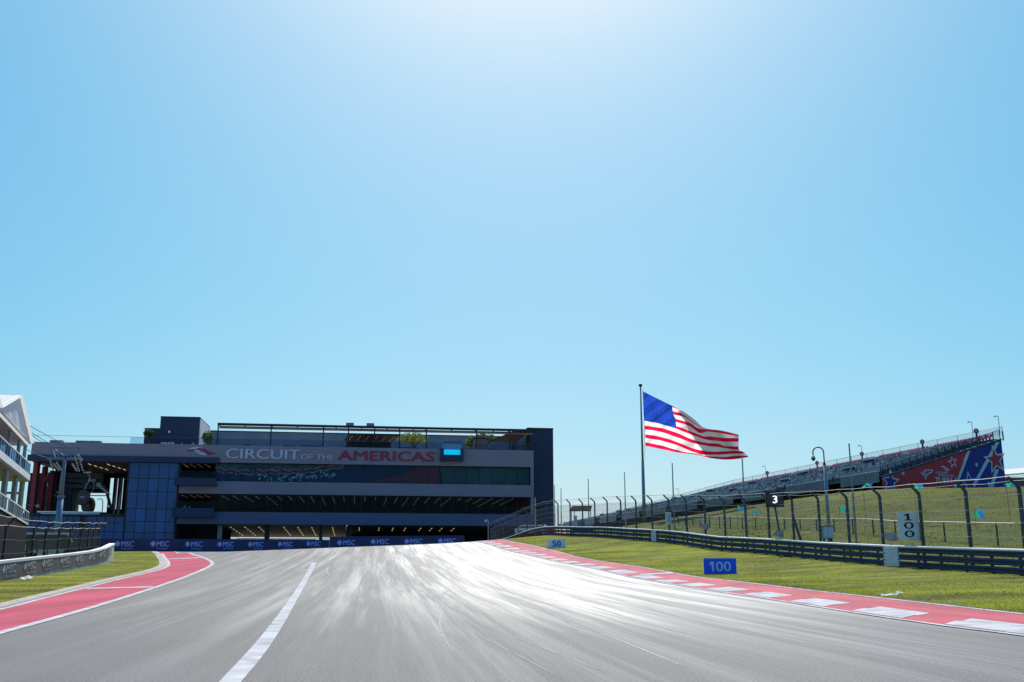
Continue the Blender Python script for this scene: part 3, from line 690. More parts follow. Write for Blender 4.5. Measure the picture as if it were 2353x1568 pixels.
# ------------------------------------------------------------------ poles and camera mast
M['polem'] = mat('weathered_pole', (.22, .25, .30), .5, .4, var=.15, scale=5)
M['polel'] = mat('pale_pole', (.50, .50, .50), .5, .2, var=.1, scale=5)
def pole(px0, py0, px1, py1, Y, r, label, m='polem', seg=None):
    """an empty flag pole: top pixel, foot pixel, depth"""
    tp = P(px0, py0, Y); x = tp.x; g_ = zf(x, Y); t = thing('bare_pole', (x, Y, g_), label, 'pole', 'bare poles beyond the fence')
    mid = g_+(tp.z-g_)*.52
    mb = MB(); mb.tube([(x,Y,g_-.2),(x,Y,mid)], r*.95, 8); mb.build('lower_section', M[m], t)
    mb = MB(); mb.tube([(x,Y,mid),(x,Y,tp.z)], [r*.78, r*.62], 8); mb.build('upper_section', M[m], t)
    mb = MB(); mb.ball((x,Y,tp.z+.02), r*.75, 8, 5); mb.build('cap', M['black'], t)
pole(1951, 1022, 1968, 1250, 66, .075, 'bare grey pole right of the hooked camera mast')
pole(1705.5, 1056, 1714, 1234, 88, .085, 'bare grey pole under the loose end of the big flag')
pole(1544.6, 1066, 1552, 1209, 104, .085, 'bare pole between the big flagpole and the fence sign reading 50')
pole(1435, 1087, 1440, 1200, 118, .085, 'bare pole just left of the big flagpole', 'polel')
pole(1351.6, 1102, 1352, 1200, 128, .085, 'pale bare pole behind the marshal shelter', 'polel')
pole(1289, 1124, 1290, 1215, 138, .085, 'bare pole between shelter and navy end wall', 'polel')
pole(1273.8, 1116, 1274, 1220, 146, .095, 'bare pole touching the right edge of the navy end wall', 'polel')
pole(1230, 1144, 1230, 1224, 135, .10, 'pale bare pole in front of the navy end wall', 'polel')
# hooked mast with dome camera
Y = 70.0; ft = P(1907, 1245, Y); x = ft.x; g_ = zf(x, Y); zt = P(1895, 1068, Y).z
t = thing('camera_mast', (x, Y, g_), 'hooked grey camera mast with dome camera above the fence', 'camera mast')
mb = MB(); mb.tube([(x,Y,g_-.1),(x,Y,zt)], [.135,.09], 12); mb.build('mast', M['polem'], t, True)
tx = P(1868.6, 1050, Y).x; cxh = (x+tx)/2; rr = (x-tx)/2; ztop_ = P(1882, 1028, Y).z; zc = ztop_-rr
pts = [(x,Y,zt-.1),(x,Y,zc)] + [(cxh+rr*math.cos(a), Y, zc+rr*math.sin(a)) for a in np.linspace(0, math.pi, 14)[1:]] + [(tx,Y,P(1868,1047,Y).z)]
mb = MB(); mb.tube(pts, .045, 8); mb.build('hook', M['dark'], t, True)
zd = P(1868, 1055, Y).z; mb = MB(); mb.tube([(tx,Y,zd+.22),(tx,Y,zd+.14),(tx,Y,zd+.02)], [.05,.13,.16], 12); mb.build('camera_body', M['greypl'], t, True)
mb = MB(); mb.ball((tx,Y,zd+.0), .14, 12, 8); mb.build('dome', M['black'], t, True)
mb = MB(); mb.tube([(x,Y,zt),(x,Y,zt+.12)], [.11,.07], 12); mb.build('collar', M['dark'], t)
c = P(1901, 1224, Y-.5); t = thing('electrical_cabinet', (c.x, c.y, zf(c.x, c.y)), 'pale grey electrical cabinet at the foot of the camera mast', 'cabinet')
ww, hh = 24/2348*Y, 28/2410*Y; z0 = P(1901, 1238, Y-.5).z; gz = zf(c.x, c.y)
mb = MB(); mb.box(c.x-ww/2, c.x+ww/2, c.y-.2, c.y+.2, z0, z0+hh); mb.build('body', M['greypl'], t)
for s_ in (-1, 1):
    mb = MB(); mb.box(c.x+s_*ww*.24-ww*.22, c.x+s_*ww*.24+ww*.22, c.y-.225, c.y-.2, z0+.05, z0+hh-.05); d_ = mb.build('door', M['panelw'], t)
    mb = MB(); mb.box(c.x+s_*.05-.015, c.x+s_*.05+.015, c.y-.245, c.y-.225, z0+hh*.45, z0+hh*.6); mb.build('handle', M['dark'], d_)
    mb = MB(); mb.box(c.x+s_*ww*.35-.04, c.x+s_*ww*.35+.04, c.y-.1, c.y+.1, gz-.1, z0); mb.build('leg', M['dark'], t)
mb = MB(); mb.box(c.x-ww*.55, c.x+ww*.55, c.y-.26, c.y+.24, z0+hh, z0+hh+.05); mb.build('lid', M['greypl'], t)

# ------------------------------------------------------------------ the big flag
YF = 128.0
tp = P(1471, 886, YF); x = P(1478, 1050, YF).x; x = float(np.mean([P(1471.5, 890, YF).x, P(1480, 1160, YF).x])); g_ = zf(x, YF)
t = thing('flagpole', (x, YF, g_), 'tall tapered flagpole carrying the big striped flag', 'flagpole')
zt = P(1471, 889, YF).z; zm = P(1478, 1060, YF).z
mb = MB(); mb.tube([(x,YF,g_-.2),(x,YF,zm)], [.23,.19], 12); mb.build('lower_section', M['polem'], t, True)
mb = MB(); mb.tube([(x,YF,zm),(x,YF,zt)], [.145,.09], 12); mb.build('upper_section', M['polem'], t, True)
mb = MB(); mb.ball((x,YF,zt+.18), .24, 12, 8); mb.build('finial', M['black'], t, True)
mb = MB(); mb.tube([(x+.2,YF-.15,zt-.3),(x+.34,YF-.2,(zt+zm)/2),(x+.27,YF-.1,zm)], .018, 4); mb.build('halyard', M['cable'], t)
FL = [[(165,95),(450,240),(745,385),(980,510),(1200,665),(1400,830),(1750,885),(2085,965)],
 [(168,175),(455,315),(750,412),(985,530),(1203,675),(1405,835),(1755,888),(2086,970)],
 [(172,265),(460,390),(765,490),(985,570),(1190,720),(1408,838),(1760,890),(2086,975)],
 [(176,350),(465,460),(775,560),(1000,610),(1180,735),(1412,842),(1765,893),(2087,980)],
 [(180,435),(470,540),(815,650),(1100,725),(1250,830),(1425,855),(1770,895),(2088,985)],
 [(184,520),(475,620),(825,712),(1090,790),(1300,930),(1480,905),(1780,945),(2080,1000)],
 [(188,605),(480,700),(833,790),(1100,890),(1390,1000),(1520,1000),(1780,1030),(2085,1035)],
 [(195,690),(490,745),(838,850),(1120,960),(1440,1065),(1600,1085),(1800,1105),(2085,1108)],
 [(198,785),(520,830),(850,930),(1150,1060),(1450,1130),(1680,1150),(1830,1195),(2082,1200)],
 [(202,860),(520,910),(860,1025),(1160,1130),(1450,1190),(1700,1215),(1920,1255),(2090,1272)],
 [(207,955),(530,1010),(870,1120),(1170,1240),(1470,1300),(1780,1300),(1980,1290),(2180,1310)],
 [(210,1035),(540,1090),(880,1190),(1170,1310),(1470,1370),(1780,1360),(2000,1345),(2220,1340)],
 [(212,1120),(550,1185),(900,1290),(1180,1345),(1480,1400),(1780,1412),(2010,1392),(2260,1390)],
 [(215,1190),(560,1260),(910,1330),(1190,1362),(1490,1430),(1790,1465),(2030,1455),(2290,1412)]]
FU = np.array([0,.2,.4,.52,.64,.76,.88,1.]); FLn = np.array(FL, float)
def cr(ks, vs, u):      # Catmull-Rom through knots
    i = int(np.clip(np.searchsorted(ks, u)-1, 0, len(ks)-2)); t = (u-ks[i])/(ks[i+1]-ks[i])
    p = [vs[max(i-1,0)], vs[i], vs[i+1], vs[min(i+2,len(ks)-1)]]
    return .5*((2*p[1])+(-p[0]+p[2])*t+(2*p[0]-5*p[1]+4*p[2]-p[3])*t*t+(-p[0]+3*p[1]-3*p[2]+p[3])*t**3)
NU, NV = 90, 52
def flag_pt(u, v):
    rows = np.array([cr(FU, FLn[k], u) for k in range(14)]); q = np.array([np.interp(v*13, np.arange(14), rows[:, j]) for j in (0, 1)])
    px, py = 1458.4+q[0]*.11459, 888.5+q[1]*.11459
    # the cloth rolls over its own top edge towards the fly, and a fold runs down across it
    roll = max(0, (u-.5)/.5)*max(0, .36-v)*9.0
    dband = (q[0]-1150)*.62-(q[1]-720)*.82               # signed distance from the diagonal fold
    fold = 1.9*math.tanh((dband-20)/85)*max(0, min(1, (u-.42)/.12))
    wv = .30*math.sin(u*9+v*5)*u + .16*math.sin(u*21-v*9)*u**.5 + .08*math.sin(u*38+v*22)
    return P(px, py, YF-.35+roll*.6+fold*.9+wv-2.2*u)
flagm = [mat_cloth('flag_red', (.97, .010, .085), .9, .85, .05), mat_cloth('flag_white', (.93, .93, .93), .88, .85, .03), mat_cloth('flag_blue', (.016, .065, .50), .8, .85, .12)]
mb = MB()
for j in range(NV+1):
    for i in range(NU+1): mb.v.append(tuple(flag_pt(i/NU, j/NV)))
for j in range(NV):
    for i in range(NU):
        st = int((j+.5)/NV*13); mi = 2 if (i < NU*.4 and st < 7) else (0 if st % 2 == 0 else 1)
        mb.f.append((j*(NU+1)+i, j*(NU+1)+i+1, (j+1)*(NU+1)+i+1, (j+1)*(NU+1)+i)); mb.m.append(mi)
fo = tag(mb.build('flag', flagm, None, True), 'large red and white striped flag with starred blue corner, blowing right', 'flag')
M['star'] = mat_cloth('flag_star', (.60, .70, .85), .45)
stars = []
for r_ in range(9):
    for c_ in range(6 if r_ % 2 == 0 else 5):
        u0, v0 = (.4/12)*(2*c_+1+(r_ % 2)), (7/13/10)*(r_+1)
        mb = MB(); pts = []
        for k in range(10):
            a = math.pi/2+k*math.pi/5; rad = .019 if k % 2 == 0 else .008
            pts.append(flag_pt(min(.399, max(.001, u0+rad*.75*math.cos(a))), max(.001, v0-rad*1.35*math.sin(a))))
        cen = sum(pts, Vector())/10; nv = (pts[2]-pts[0]).cross(pts[4]-pts[0]).normalized()
        if nv.y > 0: nv = -nv
        mb.add([cen+nv*.05]+[p_+nv*.05 for p_ in pts], [(0, k+1, (k+1) % 10+1) for k in range(10)])
        mb.build('star', M['star'], fo)

# ------------------------------------------------------------------ the turn 1 grandstand on the hill
LS = 150.0; NR = 17
rowd = Vector((-.228, 1, 0)).normalized(); raked = Vector((rowd.y, -rowd.x, 0))
f0 = Vector((P(2023, 1092, 125).x, 125, 0)); zf0 = P(2023, 1096, 125).z; zt0 = P(2306, 1009, 128.6).z
WR = 17.8
def gp(s, r, h=0):   # s along the rows, r = 0 front .. 1 back
    q = f0 + rowd*s + raked*(WR*r); drop_ = -max(0, s-80)*.028*r
    return Vector((q.x, q.y, zf0+(zt0-zf0)*r+h+drop_))
gs = thing('grandstand', gp(0, 0, -2), 'long grey bleacher grandstand on the hill with red top seats', 'grandstand')
M['alu'] = mat('aluminium_deck', (.085, .095, .12), .5, .25, var=.2, scale=1.5)
M['seatg'] = mat('grey_seat', (.125, .13, .145), .35, .15, var=.2, scale=3)
M['seatr'] = mat('red_seat', (.62, .045, .12), .45, var=.15, scale=3)
M['steeld'] = mat('dark_stand_steel_and_shade', (.035, .038, .045), .7, .2, var=.2)
mb = MB()
for k in range(NR):
    r0, r1 = k/NR, (k+1)/NR; dz = (zt0-zf0)/NR
    for s0_, s1_ in [(a, a+10) for a in range(0, int(LS), 10)]:
        a, b = gp(s0_, r0), gp(s1_, r0); a2, b2 = gp(s0_, r0, dz), gp(s1_, r0, dz); c, d = gp(s1_, r1), gp(s0_, r1)
        mb.add([a, b, b2, a2], [(0,1,2,3)]); mb.add([a2, b2, c, d], [(0,1,2,3)])
mb.build('stepped_deck', M['alu'], gs)
def seat_mesh(m):
    mb = MB(); mb.bar((0,-.02,.40), (0,.40,.43), .44, .05); mb.bar((0,.40,.43), (0,.52,.86), .44, .05, up=(0,1,0)); mb.box(-.04,.04,.1,.3,-.02,.40); return mb
sg, sr = seat_mesh(0).mesh('seat', M['seatg']), seat_mesh(0).mesh('seat_red', M['seatr'])
rz = math.atan2(raked.y, raked.x)-math.pi/2
spots = []
for k in range(NR):
    for i in range(int(LS/.62)):
        s = .6+i*.62
        if (s % 13.5) < 1.1: continue            # aisles
        p = gp(s, (k+.30)/NR); p.z = gp(s, k/NR, (zt0-zf0)/NR).z; spots.append((p, k, s))
spots.sort(key=lambda q: q[0].length - (60 if q[1] >= NR-2 else 0) )
for p, k, s in spots[:300]: inst('seat', sr if k >= NR-2 else sg, gs, p, rz)
rs_ = random.Random(4); M['seat_glint'] = mat('pale_glint_seat', (.30, .31, .33), .4, .1, var=.2, scale=3)  # pale seats paint in sun glints, dark ones the gaps between
for red in (0, 1):
    mb = MB(); cs, sn = math.cos(rz), math.sin(rz)
    shp = seat_mesh(0)
    V = np.array(shp.v); base_v = np.stack([V[:,0]*cs-V[:,1]*sn, V[:,0]*sn+V[:,1]*cs, V[:,2]], 1)
    for p, k, s in spots[300:]:
        if (k >= NR-2) != bool(red): continue
        if k < NR-2 and random.random() < .14: continue
        mb.add(base_v+np.array(p), shp.f, 0 if red else rs_.choice((0, 0, 0, 0, 1, 2)))
    struct(mb.build('seat_rows', [M['seatr']] if red else [M['seatg'], M['seat_glint'], M['steeld']], gs), 'stuff')
# back walkway rail and mesh screen
mbs = MB()
for i in range(int(LS/4.5)+1):
    s = min(i*4.5, LS); p = gp(s, 1.03, .3)
    mb = MB(); mb.bar(p-Vector((0,0,.6)), p+Vector((0,0,.6)), .13); mb.build('rail_post', M['dark'], gs)
    mb = MB(); mb.bar(p+Vector((0,0,.6)), p+Vector((0,0,1.25)), .045); mb.build('screen_post', M['wire'], gs)
mb = MB(); mb.tube([gp(s, 1.03, 1.55) for s in np.linspace(0, LS, 16)], .035, 5); mb.build('top_rail', M['wire'], gs)
M['screenmesh'] = mat('screen_mesh', (.45, .47, .50), .8, alpha=.22)
mb = MB()
for s0_, s1_ in [(a, a+10) for a in range(0, int(LS), 10)]: mb.add([gp(s0_,1.035,.5), gp(s1_,1.035,.5), gp(s1_,1.035,1.55), gp(s0_,1.035,1.55)], [(0,1,2,3)])
mb.build('mesh_screen', M['screenmesh'], gs)
M['parap'] = mat('ribbed_grey_panel', (.19, .20, .23), .55, .2, var=.2, scale=1.5)
# front parapet of ribbed panels with a top rail
for i in range(int(LS/3)):
    s0_, s1_ = i*3+.03, i*3+2.97
    if i % 5 == 3: continue
    mb = MB(); a, b = gp(s0_, -.01), gp(s1_, -.01); up = Vector((0,0,1)); o = raked*-.08
    for q in range(6):
        u, v_ = q/6, (q+.86)/6; aa, bb = a+(b-a)*u, a+(b-a)*v_
        mb.add([aa-up*.6, bb-up*.6, bb+up*.75, aa+up*.75, aa-up*.6+o, bb-up*.6+o, bb+up*.75+o, aa+up*.75+o], [(0,3,2,1),(4,5,6,7),(0,1,5,4),(2,3,7,6),(1,2,6,5),(3,0,4,7)])
    mb.build('parapet_panel', M['parap'], gs)
    mb = MB(); mb.bar(a+up*.80, b+up*.80, .10, .08); mb.build('parapet_rail', M['galv_and_lit_edge'], gs)
# near end: stepped rail posts with ribbed infill
for k in range(NR+1):
    r = k/NR; p = gp(-.1, r); mb = MB(); mb.bar(p-Vector((0,0,.4)), p+Vector((0,0,1.25)), .08); mb.build('end_post', M['galv'], gs)
    if k < NR:
        q = gp(-.1, (k+1)/NR); mb = MB(); mb.bar(p+Vector((0,0,1.2)), q+Vector((0,0,1.2)), .06)
        for u in np.linspace(.1, .9, 7): c = p+(q-p)*u; mb.bar(c-Vector((0,0,.2)), c+Vector((0,0,1.2)), .03)
        mb.build('end_railing', M['galv'], gs)
# stair mouths between the blocks: dark openings framed by pale handrails, and the cross aisle rail
for s_ in (14, 33, 52, 71, 90, 109, 128):
    for dr in (.30, .62):
        a, b = gp(s_+(4 if dr > .5 else 0), dr), gp(s_+3.2+(4 if dr > .5 else 0), dr); up = Vector((0,0,1))
        mb = MB(); mb.add([a+up*.0, b+up*.0, b+up*1.25, a+up*1.25, a+raked*.15, b+raked*.15, b+raked*.15+up*1.25, a+raked*.15+up*1.25], [(0,1,2,3),(7,6,5,4),(3,2,6,7),(1,5,6,2),(0,3,7,4)]); mb.build('stair_mouth', M['galv'], gs)
        mb = MB(); mb.bar(a+up*1.3, b+up*1.3, .12); mb.bar(a+up*.9, a+up*1.3, .08); mb.build('hand_rail', M['galv_and_lit_edge'], gs)
for s0_, s1_ in [(a, a+12) for a in range(3, int(LS)-12, 13)]:
    mb = MB(); mb.bar(gp(s0_, .47, 1.15), gp(s1_, .47, 1.15), .07); mb.build('aisle_rail', M['alu'], gs)
# legs and beams below
for s in np.arange(2, LS, 6):
    for r in (.05, .5, .98):
        p = gp(s, r); g2 = zf(p.x, p.y)
        if p.z-g2 > .5: mb = MB(); mb.bar((p.x,p.y,g2-.3), p-Vector((0,0,.4)), .28); mb.build('leg', M['steeld'], gs)
    a, b = gp(s, .02, -.5), gp(s, .99, -.5); mb = MB(); mb.bar(a, b, .2, .4); mb.build('raker_beam', M['steeld'], gs)
# a dark sheet added behind the front legs: painted shade under the deck
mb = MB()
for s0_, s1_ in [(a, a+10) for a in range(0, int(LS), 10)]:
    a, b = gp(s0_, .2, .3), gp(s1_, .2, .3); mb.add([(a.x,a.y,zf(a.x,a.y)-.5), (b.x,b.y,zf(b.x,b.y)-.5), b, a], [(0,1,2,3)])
mb.build('underside_shade', M['steeld'], gs)
# numbered discs and floodlights along the top walkway
for i, (px, ch) in enumerate(((2248, '1'), (2122, '2'), (1982, '3'), (1877, '4'), (1761, '5'))):
    s = min(np.linspace(0, LS, 600), key=lambda s: abs(ray(px, 1050)[0]-gp(s, .985).x/gp(s, .985).y)); p = gp(s, .985, .55)
    t = thing('section_disc', p, 'red round section disc, %s along the top of the grandstand' % ('nearest', 'second nearest', 'third nearest', 'fourth nearest', 'farthest')[i], 'section sign', 'round section signs along the stand top')
    f = facing(p, None, .2); R_ = .32
    mb = MB(); mb.bar(p-Vector((0,0,.9)), p+Vector((0,0,1.0)), .2); mb.build('post', M['dark'], t)
    mb = MB(); mb.prism([(R_*math.cos(a), 1.15+R_*1.1*math.sin(a)) for a in np.linspace(0, 2*math.pi, 18)[:-1]], f, -.06, .06); mb.build('disc', M['dark'], t)
    mb = MB(); mb.prism([(R_*.82*math.cos(a), 1.15+R_*.9*math.sin(a)) for a in np.linspace(0, 2*math.pi, 18)[:-1]], f, .062, .08); mb.build('face', M['seatr'], t)
    mb = MB(); digit(mb, ch, lambda a, b, q: f(a-.09, 1.0+b, q+.085), .32, .18, .04, .01); mb.build('digit', M['inkw'], t)
for i, px in enumerate((2303, 2241, 1982, 1757, 1556)):
    s = min(np.linspace(0, LS, 600), key=lambda s: abs(ray(px, 1050)[0]-gp(s, 1.03).x/gp(s, 1.03).y)); p = gp(s, 1.03, .5)
    t = thing('floodlight', p, '%s floodlight on a thin pole along the back of the grandstand' % ('nearest', 'second nearest', 'third nearest', 'fourth nearest', 'farthest')[i], 'floodlight', 'floodlights on poles along the stand top')
    mb = MB(); mb.bar(p, p+Vector((0,0,2.5)), .06); mb.build('pole', M['polem'], t)
    mb = MB(); mb.bar(p+Vector((0,0,2.45)), p+Vector((-.45,-.1,2.52)), .05); mb.build('arm', M['polem'], t)
    mb = MB(); mb.bar(p+Vector((-.35,-.1,2.45)), p+Vector((-.6,-.2,2.36)), .22, .10); mb.build('lamp_head', M['dark'], t)

# printed banner on the near end
bfr = lambda a, b, t_: Vector((f0.x, f0.y, 0)) + raked*(WR*a) - rowd*(.25+t_) + Vector((0, 0, b))
t = thing('turn_banner', bfr(0, zf0-2, 0), 'big red and blue printed banner reading TURN 1 on the stand end', 'banner')
ztopB = lambda a: zf0+(zt0-zf0)*a-.15
zbot = lambda a: zf(*bfr(a, 0, 0).xy)-.1
M['bred'] = mat_cloth('banner_red', (.78, .075, .09), .45, .6, .1); M['bblue'] = mat_cloth('banner_blue', (.045, .06, .36), .4, .6, .1); M['bwhite'] = mat_cloth('banner_white', (.75, .77, .85), .35, .6, .05)
mb = MB(); mb.prism([(0, zbot(0)), (.56, zbot(.56)), (.71, ztopB(.71)), (0, ztopB(0))], bfr, -.02, 0); mb.build('red_field', M['bred'], t)
mb = MB(); mb.prism([(.563, zbot(.563)), (1.0, zbot(1)), (1.0, ztopB(1)), (.713, ztopB(.713))], bfr, -.02, 0); mb.build('blue_field', M['bblue'], t)
def band(a0, a1, w_, cl0=0, cl1=1):
    z0, z1 = zbot(a0), ztopB(a1); pa = a0+(a1-a0)*cl0; pb_ = a0+(a1-a0)*cl1; za, zb_ = z0+(z1-z0)*cl0, z0+(z1-z0)*cl1
    mb = MB(); mb.prism([(pa, za), (pa+w_, za), (min(1, pb_+w_), zb_), (pb_, zb_)], bfr, .004, .012); mb.build('stripe', M['bwhite'], t)
band(.555, .712, .022); band(.685, .955, .03); band(.845, 1.03, .03, 0, .42)
mb = MB(); mb.bar(bfr(0, ztopB(0)+.1, .02), bfr(1, ztopB(1)+.1, .02), .2, .22); mb.build('edge_rail', M['galv'], t)
def star(a, b, R_, m, dz, rot=.1):
    q = []
    for k in range(10):
        an = math.pi/2+rot+k*math.pi/5; r_ = R_ if k % 2 == 0 else R_*.42; q.append((a+r_*math.cos(an)/WR, b+r_*math.sin(an)*1.15))
    mb = MB(); mb.prism(q, bfr, dz, dz+.008); mb.build('star', M[m], t)
def uv_b(px, py):   # pixel on the banner -> (a, b)
    d = ray(px, py); n = rowd; dd = Vector((d[0], 1, d[1])); o = Vector((f0.x, f0.y, 0))-rowd*.25
    k = (o-Vector((0,0,EYE))).dot(n)/dd.dot(n); h_ = Vector((0,0,EYE))+dd*k; return ((h_-o).dot(raked)/WR, h_.z)
for px, py, R_, m1, m2, rot in ((2287, 1057, 1.75, 'bred', 'bwhite', .15), (2046, 1107, 1.35, 'bblue', 'bwhite', -.1), (2228, 1110, 1.35, 'bblue', 'bwhite', .1)):
    a, b = uv_b(px, py); star(a, b, R_, m2, .014, rot); star(a, b-.02, R_*.74, m1, .024, rot)
for px, py, R_ in ((2189, 1062, .75), (2075, 1088, .28), (2216, 1058, .25), (2244, 1068, .3), (2273, 1113, .4)):
    a, b = uv_b(px, py); star(a, b, R_, 'bwhite', .014, .2)
    if R_ > .6: star(a, b, R_*.62, 'bred', .024, .2)
def btxt(s, px0, px1, pyt, pyb, wgt=.02):
    a0, b0 = uv_b(px0, pyb); a1, b1 = uv_b(px1, pyt); mb = MB()
    letters(mb, s, lambda a, b, q: bfr(a0+a/WR, b0+b, .014+q), b1-b0, (a1-a0)*WR, wgt, .006); mb.build('lettering', M['bwhite'], t)
btxt('TURN 1', 2149, 2196, 1098, 1110, .035); btxt('CIRCUIT', 2150, 2178, 1084.5, 1088.5, .03); btxt('AMERICAS', 2155, 2191, 1091, 1095, .03)
# circuit outline and swoosh
def bpoly(pts, name):
    q = [uv_b(1991.5+x_*.15365, 980.4+y_*.15365) for x_, y_ in pts]; mb = MB(); mb.prism(q, bfr, .014, .022); mb.build(name, M['bwhite'], t)
bpoly([(1090,600),(1150,590),(1245,655),(1215,660),(1150,612)], 'emblem'); bpoly([(1130,625),(1165,640),(1215,662),(1180,660)], 'emblem')
tr = [(810,690),(880,765),(872,790),(900,720),(970,685),(985,650),(870,660),(845,680),(875,700),(860,720),(815,690)]
mb = MB(); mb.tube([bfr(*uv_b(1991.5+x_*.15365, 980.4+y_*.15365), .03) for x_, y_ in tr], .09, 4); mb.build('circuit_outline', M['bwhite'], t)
btxt('CIRCUIT OF THE', 2150, 2151, 1089.2, 1090.4, .0) if False else None

# marquee behind the stand, far right
M['tentw'] = mat_cloth('white_tent_fabric', (.80, .80, .79), .35, .7, .04)
M['brownd'] = mat('dark_brown_cladding', (.11, .085, .085), .8, var=.2, scale=1)  # even dark brown for the marquee sides
c = P(2345, 1100, 170); gz = zf(c.x+6, 176); zt = P(2340, 1080, 170).z
t = thing('marquee', (c.x, c.y, gz), 'white roofed marquee with brown sides behind the stand end', 'marquee')
x0, x1 = P(2300, 1100, 170).x, c.x+34; ze = P(2320, 1091, 170).z
mb = MB(); mb.add([(x0,170,ze),(x1,176,ze+3.2),(x1,190,ze+5.2),(x0,186,ze+1.7)], [(0,1,2,3)]); mb.add([(x0,170,ze-.25),(x1,176,ze+2.95),(x1,176,ze+3.2),(x0,170,ze)], [(0,1,2,3)]); mb.build('roof', M['tentw'], t)
mb = MB(); mb.box(x0+.5, x1, 172, 186, gz-4, ze-.3); mb.build('wall', M['brownd'], t)
for k in range(6):
    xx = x0+1.5+k*5; mb = MB(); mb.bar((xx,170.6,gz-4), (xx,170.6,ze), .2); mb.build('post', M['dark'], t)

# small blue and green pennants caught in the wind on the hill
M['pen'] = None
def pennant_mat():
    m = mat_cloth('pennant_cloth', (.03, .40, .55), .5, .7); tr, N, L, b = nodes(m)
    tc = N.new('ShaderNodeTexCoord'); sp = N.new('ShaderNodeSeparateXYZ'); L.new(tc.outputs['Generated'], sp.inputs[0])
    r = N.new('ShaderNodeValToRGB'); e = r.color_ramp.elements; e[0].position = .35; e[0].color = (.03,.55,.32,1); e[1].position = .62; e[1].color = (.02,.30,.80,1); L.new(sp.outputs[0], r.inputs[0])
    L.new(r.outputs[0], b.inputs['Base Color']); L.new(r.outputs[0], N['Translucent BSDF'].inputs[0]); return m
M['pen'] = pennant_mat()
def pennant(px, py, wpx, hpx, Y, label, rot=.0):
    c = P(px, py, Y); g_ = zf(c.x, c.y); t = thing('pennant', (c.x, c.y, g_), label, 'pennant', 'blue and green pennants on the hill')
    wd, ht = wpx/2348*Y*.9, hpx/2410*Y*.8; n = 10; mb = MB()
    for j in range(5):
        for i in range(n+1):
            u, v_ = i/n-.5, j/4-.5; mb.v.append((c.x+wd*u*math.cos(rot)+.1*v_, c.y+.22*math.sin(u*12+v_*4+px), c.z+ht*(v_*(.7+.3*math.cos(u*9+px)))+ht*.22*math.sin(u*9+px)+wd*u*math.sin(rot)))
    mb.f = [(j*(n+1)+i, j*(n+1)+i+1, (j+1)*(n+1)+i+1, (j+1)*(n+1)+i) for j in range(4) for i in range(n)]; mb.m = [0]*len(mb.f)
    mb.build('cloth', M['pen'], t, True)
    mb = MB(); mb.tube([(c.x-wd*.5, c.y, g_-.1), (c.x-wd*.48, c.y, c.z+ht*.5)], .018, 5); mb.build('stick', M['wire'], t)
for px, py, w_, h_, Y, lab, rot in ((2251, 1180, 26, 26, 70, 'blue green pennant hanging low on the hill right of the 100 fence sign', -.2), (1994, 1115, 25, 10, 78, 'green and blue pennant just right of the tall bare pole', .1),
        (2111, 1118, 24, 13, 76, 'pennant above the white 100 fence sign', -.2), (2326, 1114, 32, 13, 70, 'pennant by the last fence post at the right edge', -.1),
        (1940, 1171, 26, 16, 84, 'pennant between the camera mast and the tall bare pole', -.5), (1701, 1169, 18, 12, 92, 'pennant on the hill left of the panel showing 3', -.5),
        (1736, 1178, 17, 12, 90, 'pennant on the hill below and left of the panel showing 3', -.4), (1611, 1195, 10, 16, 100, 'pennant above a grey light box, right of the fence sign reading 50', .9)):
    pennant(px, py, w_, h_, Y, lab, rot)

M['matt'] = mat('matt_black_board', (.015, .016, .014), .95, var=.2, spec=.05)
# marshal shelter by the bend
Y = 124.0; c = P(1336, 1205, Y); g_ = zf(c.x, Y); z0 = P(1336, 1211, Y).z
t = thing('marshal_shelter', (c.x, Y, g_), 'small marshal shelter with flat dark roof behind the fence', 'shelter')
x0, x1 = P(1311, 1200, Y).x, P(1362, 1200, Y).x; zr = P(1336, 1176, Y).z
mb = MB(); mb.add([(x0-.2,Y-.6,zr),(x1-.3,Y-.6,zr),(x1+.1,Y+2,zr+.75),(x0+.4,Y+2,zr+.75),(x0-.2,Y-.6,zr+.1),(x1-.3,Y-.6,zr+.1),(x1+.1,Y+2,zr+.85),(x0+.4,Y+2,zr+.85)], [(3,2,1,0),(4,5,6,7),(0,1,5,4),(1,2,6,5),(2,3,7,6),(3,0,4,7)]); mb.build('roof', M['matt'], t)
for xx, yy in ((x0+.1,Y-.4),(x1-.5,Y-.4),(x0+.6,Y+1.8),(x1-.1,Y+1.8)):
    mb = MB(); mb.bar((xx,yy,g_-.2),(xx,yy,zr+.1+(.6 if yy>Y else 0)),.09); mb.build('post', M['polel'], t)
mb = MB(); mb.box(x0+.1, x1-.2, Y-.3, Y+1.6, g_-.2, z0+.1); mb.build('platform', M['dark'], t)
mb = MB(); mb.box(x0+.9, x1-.9, Y+.2, Y+.9, z0+.1, z0+.75); mb.build('counter', M['greypl'], t)
mb = MB(); mb.box(x0+.4, x0+.8, Y-.1, Y+.2, z0+.1, z0+1.35); mb.build('cabinet', M['panelw'], t)
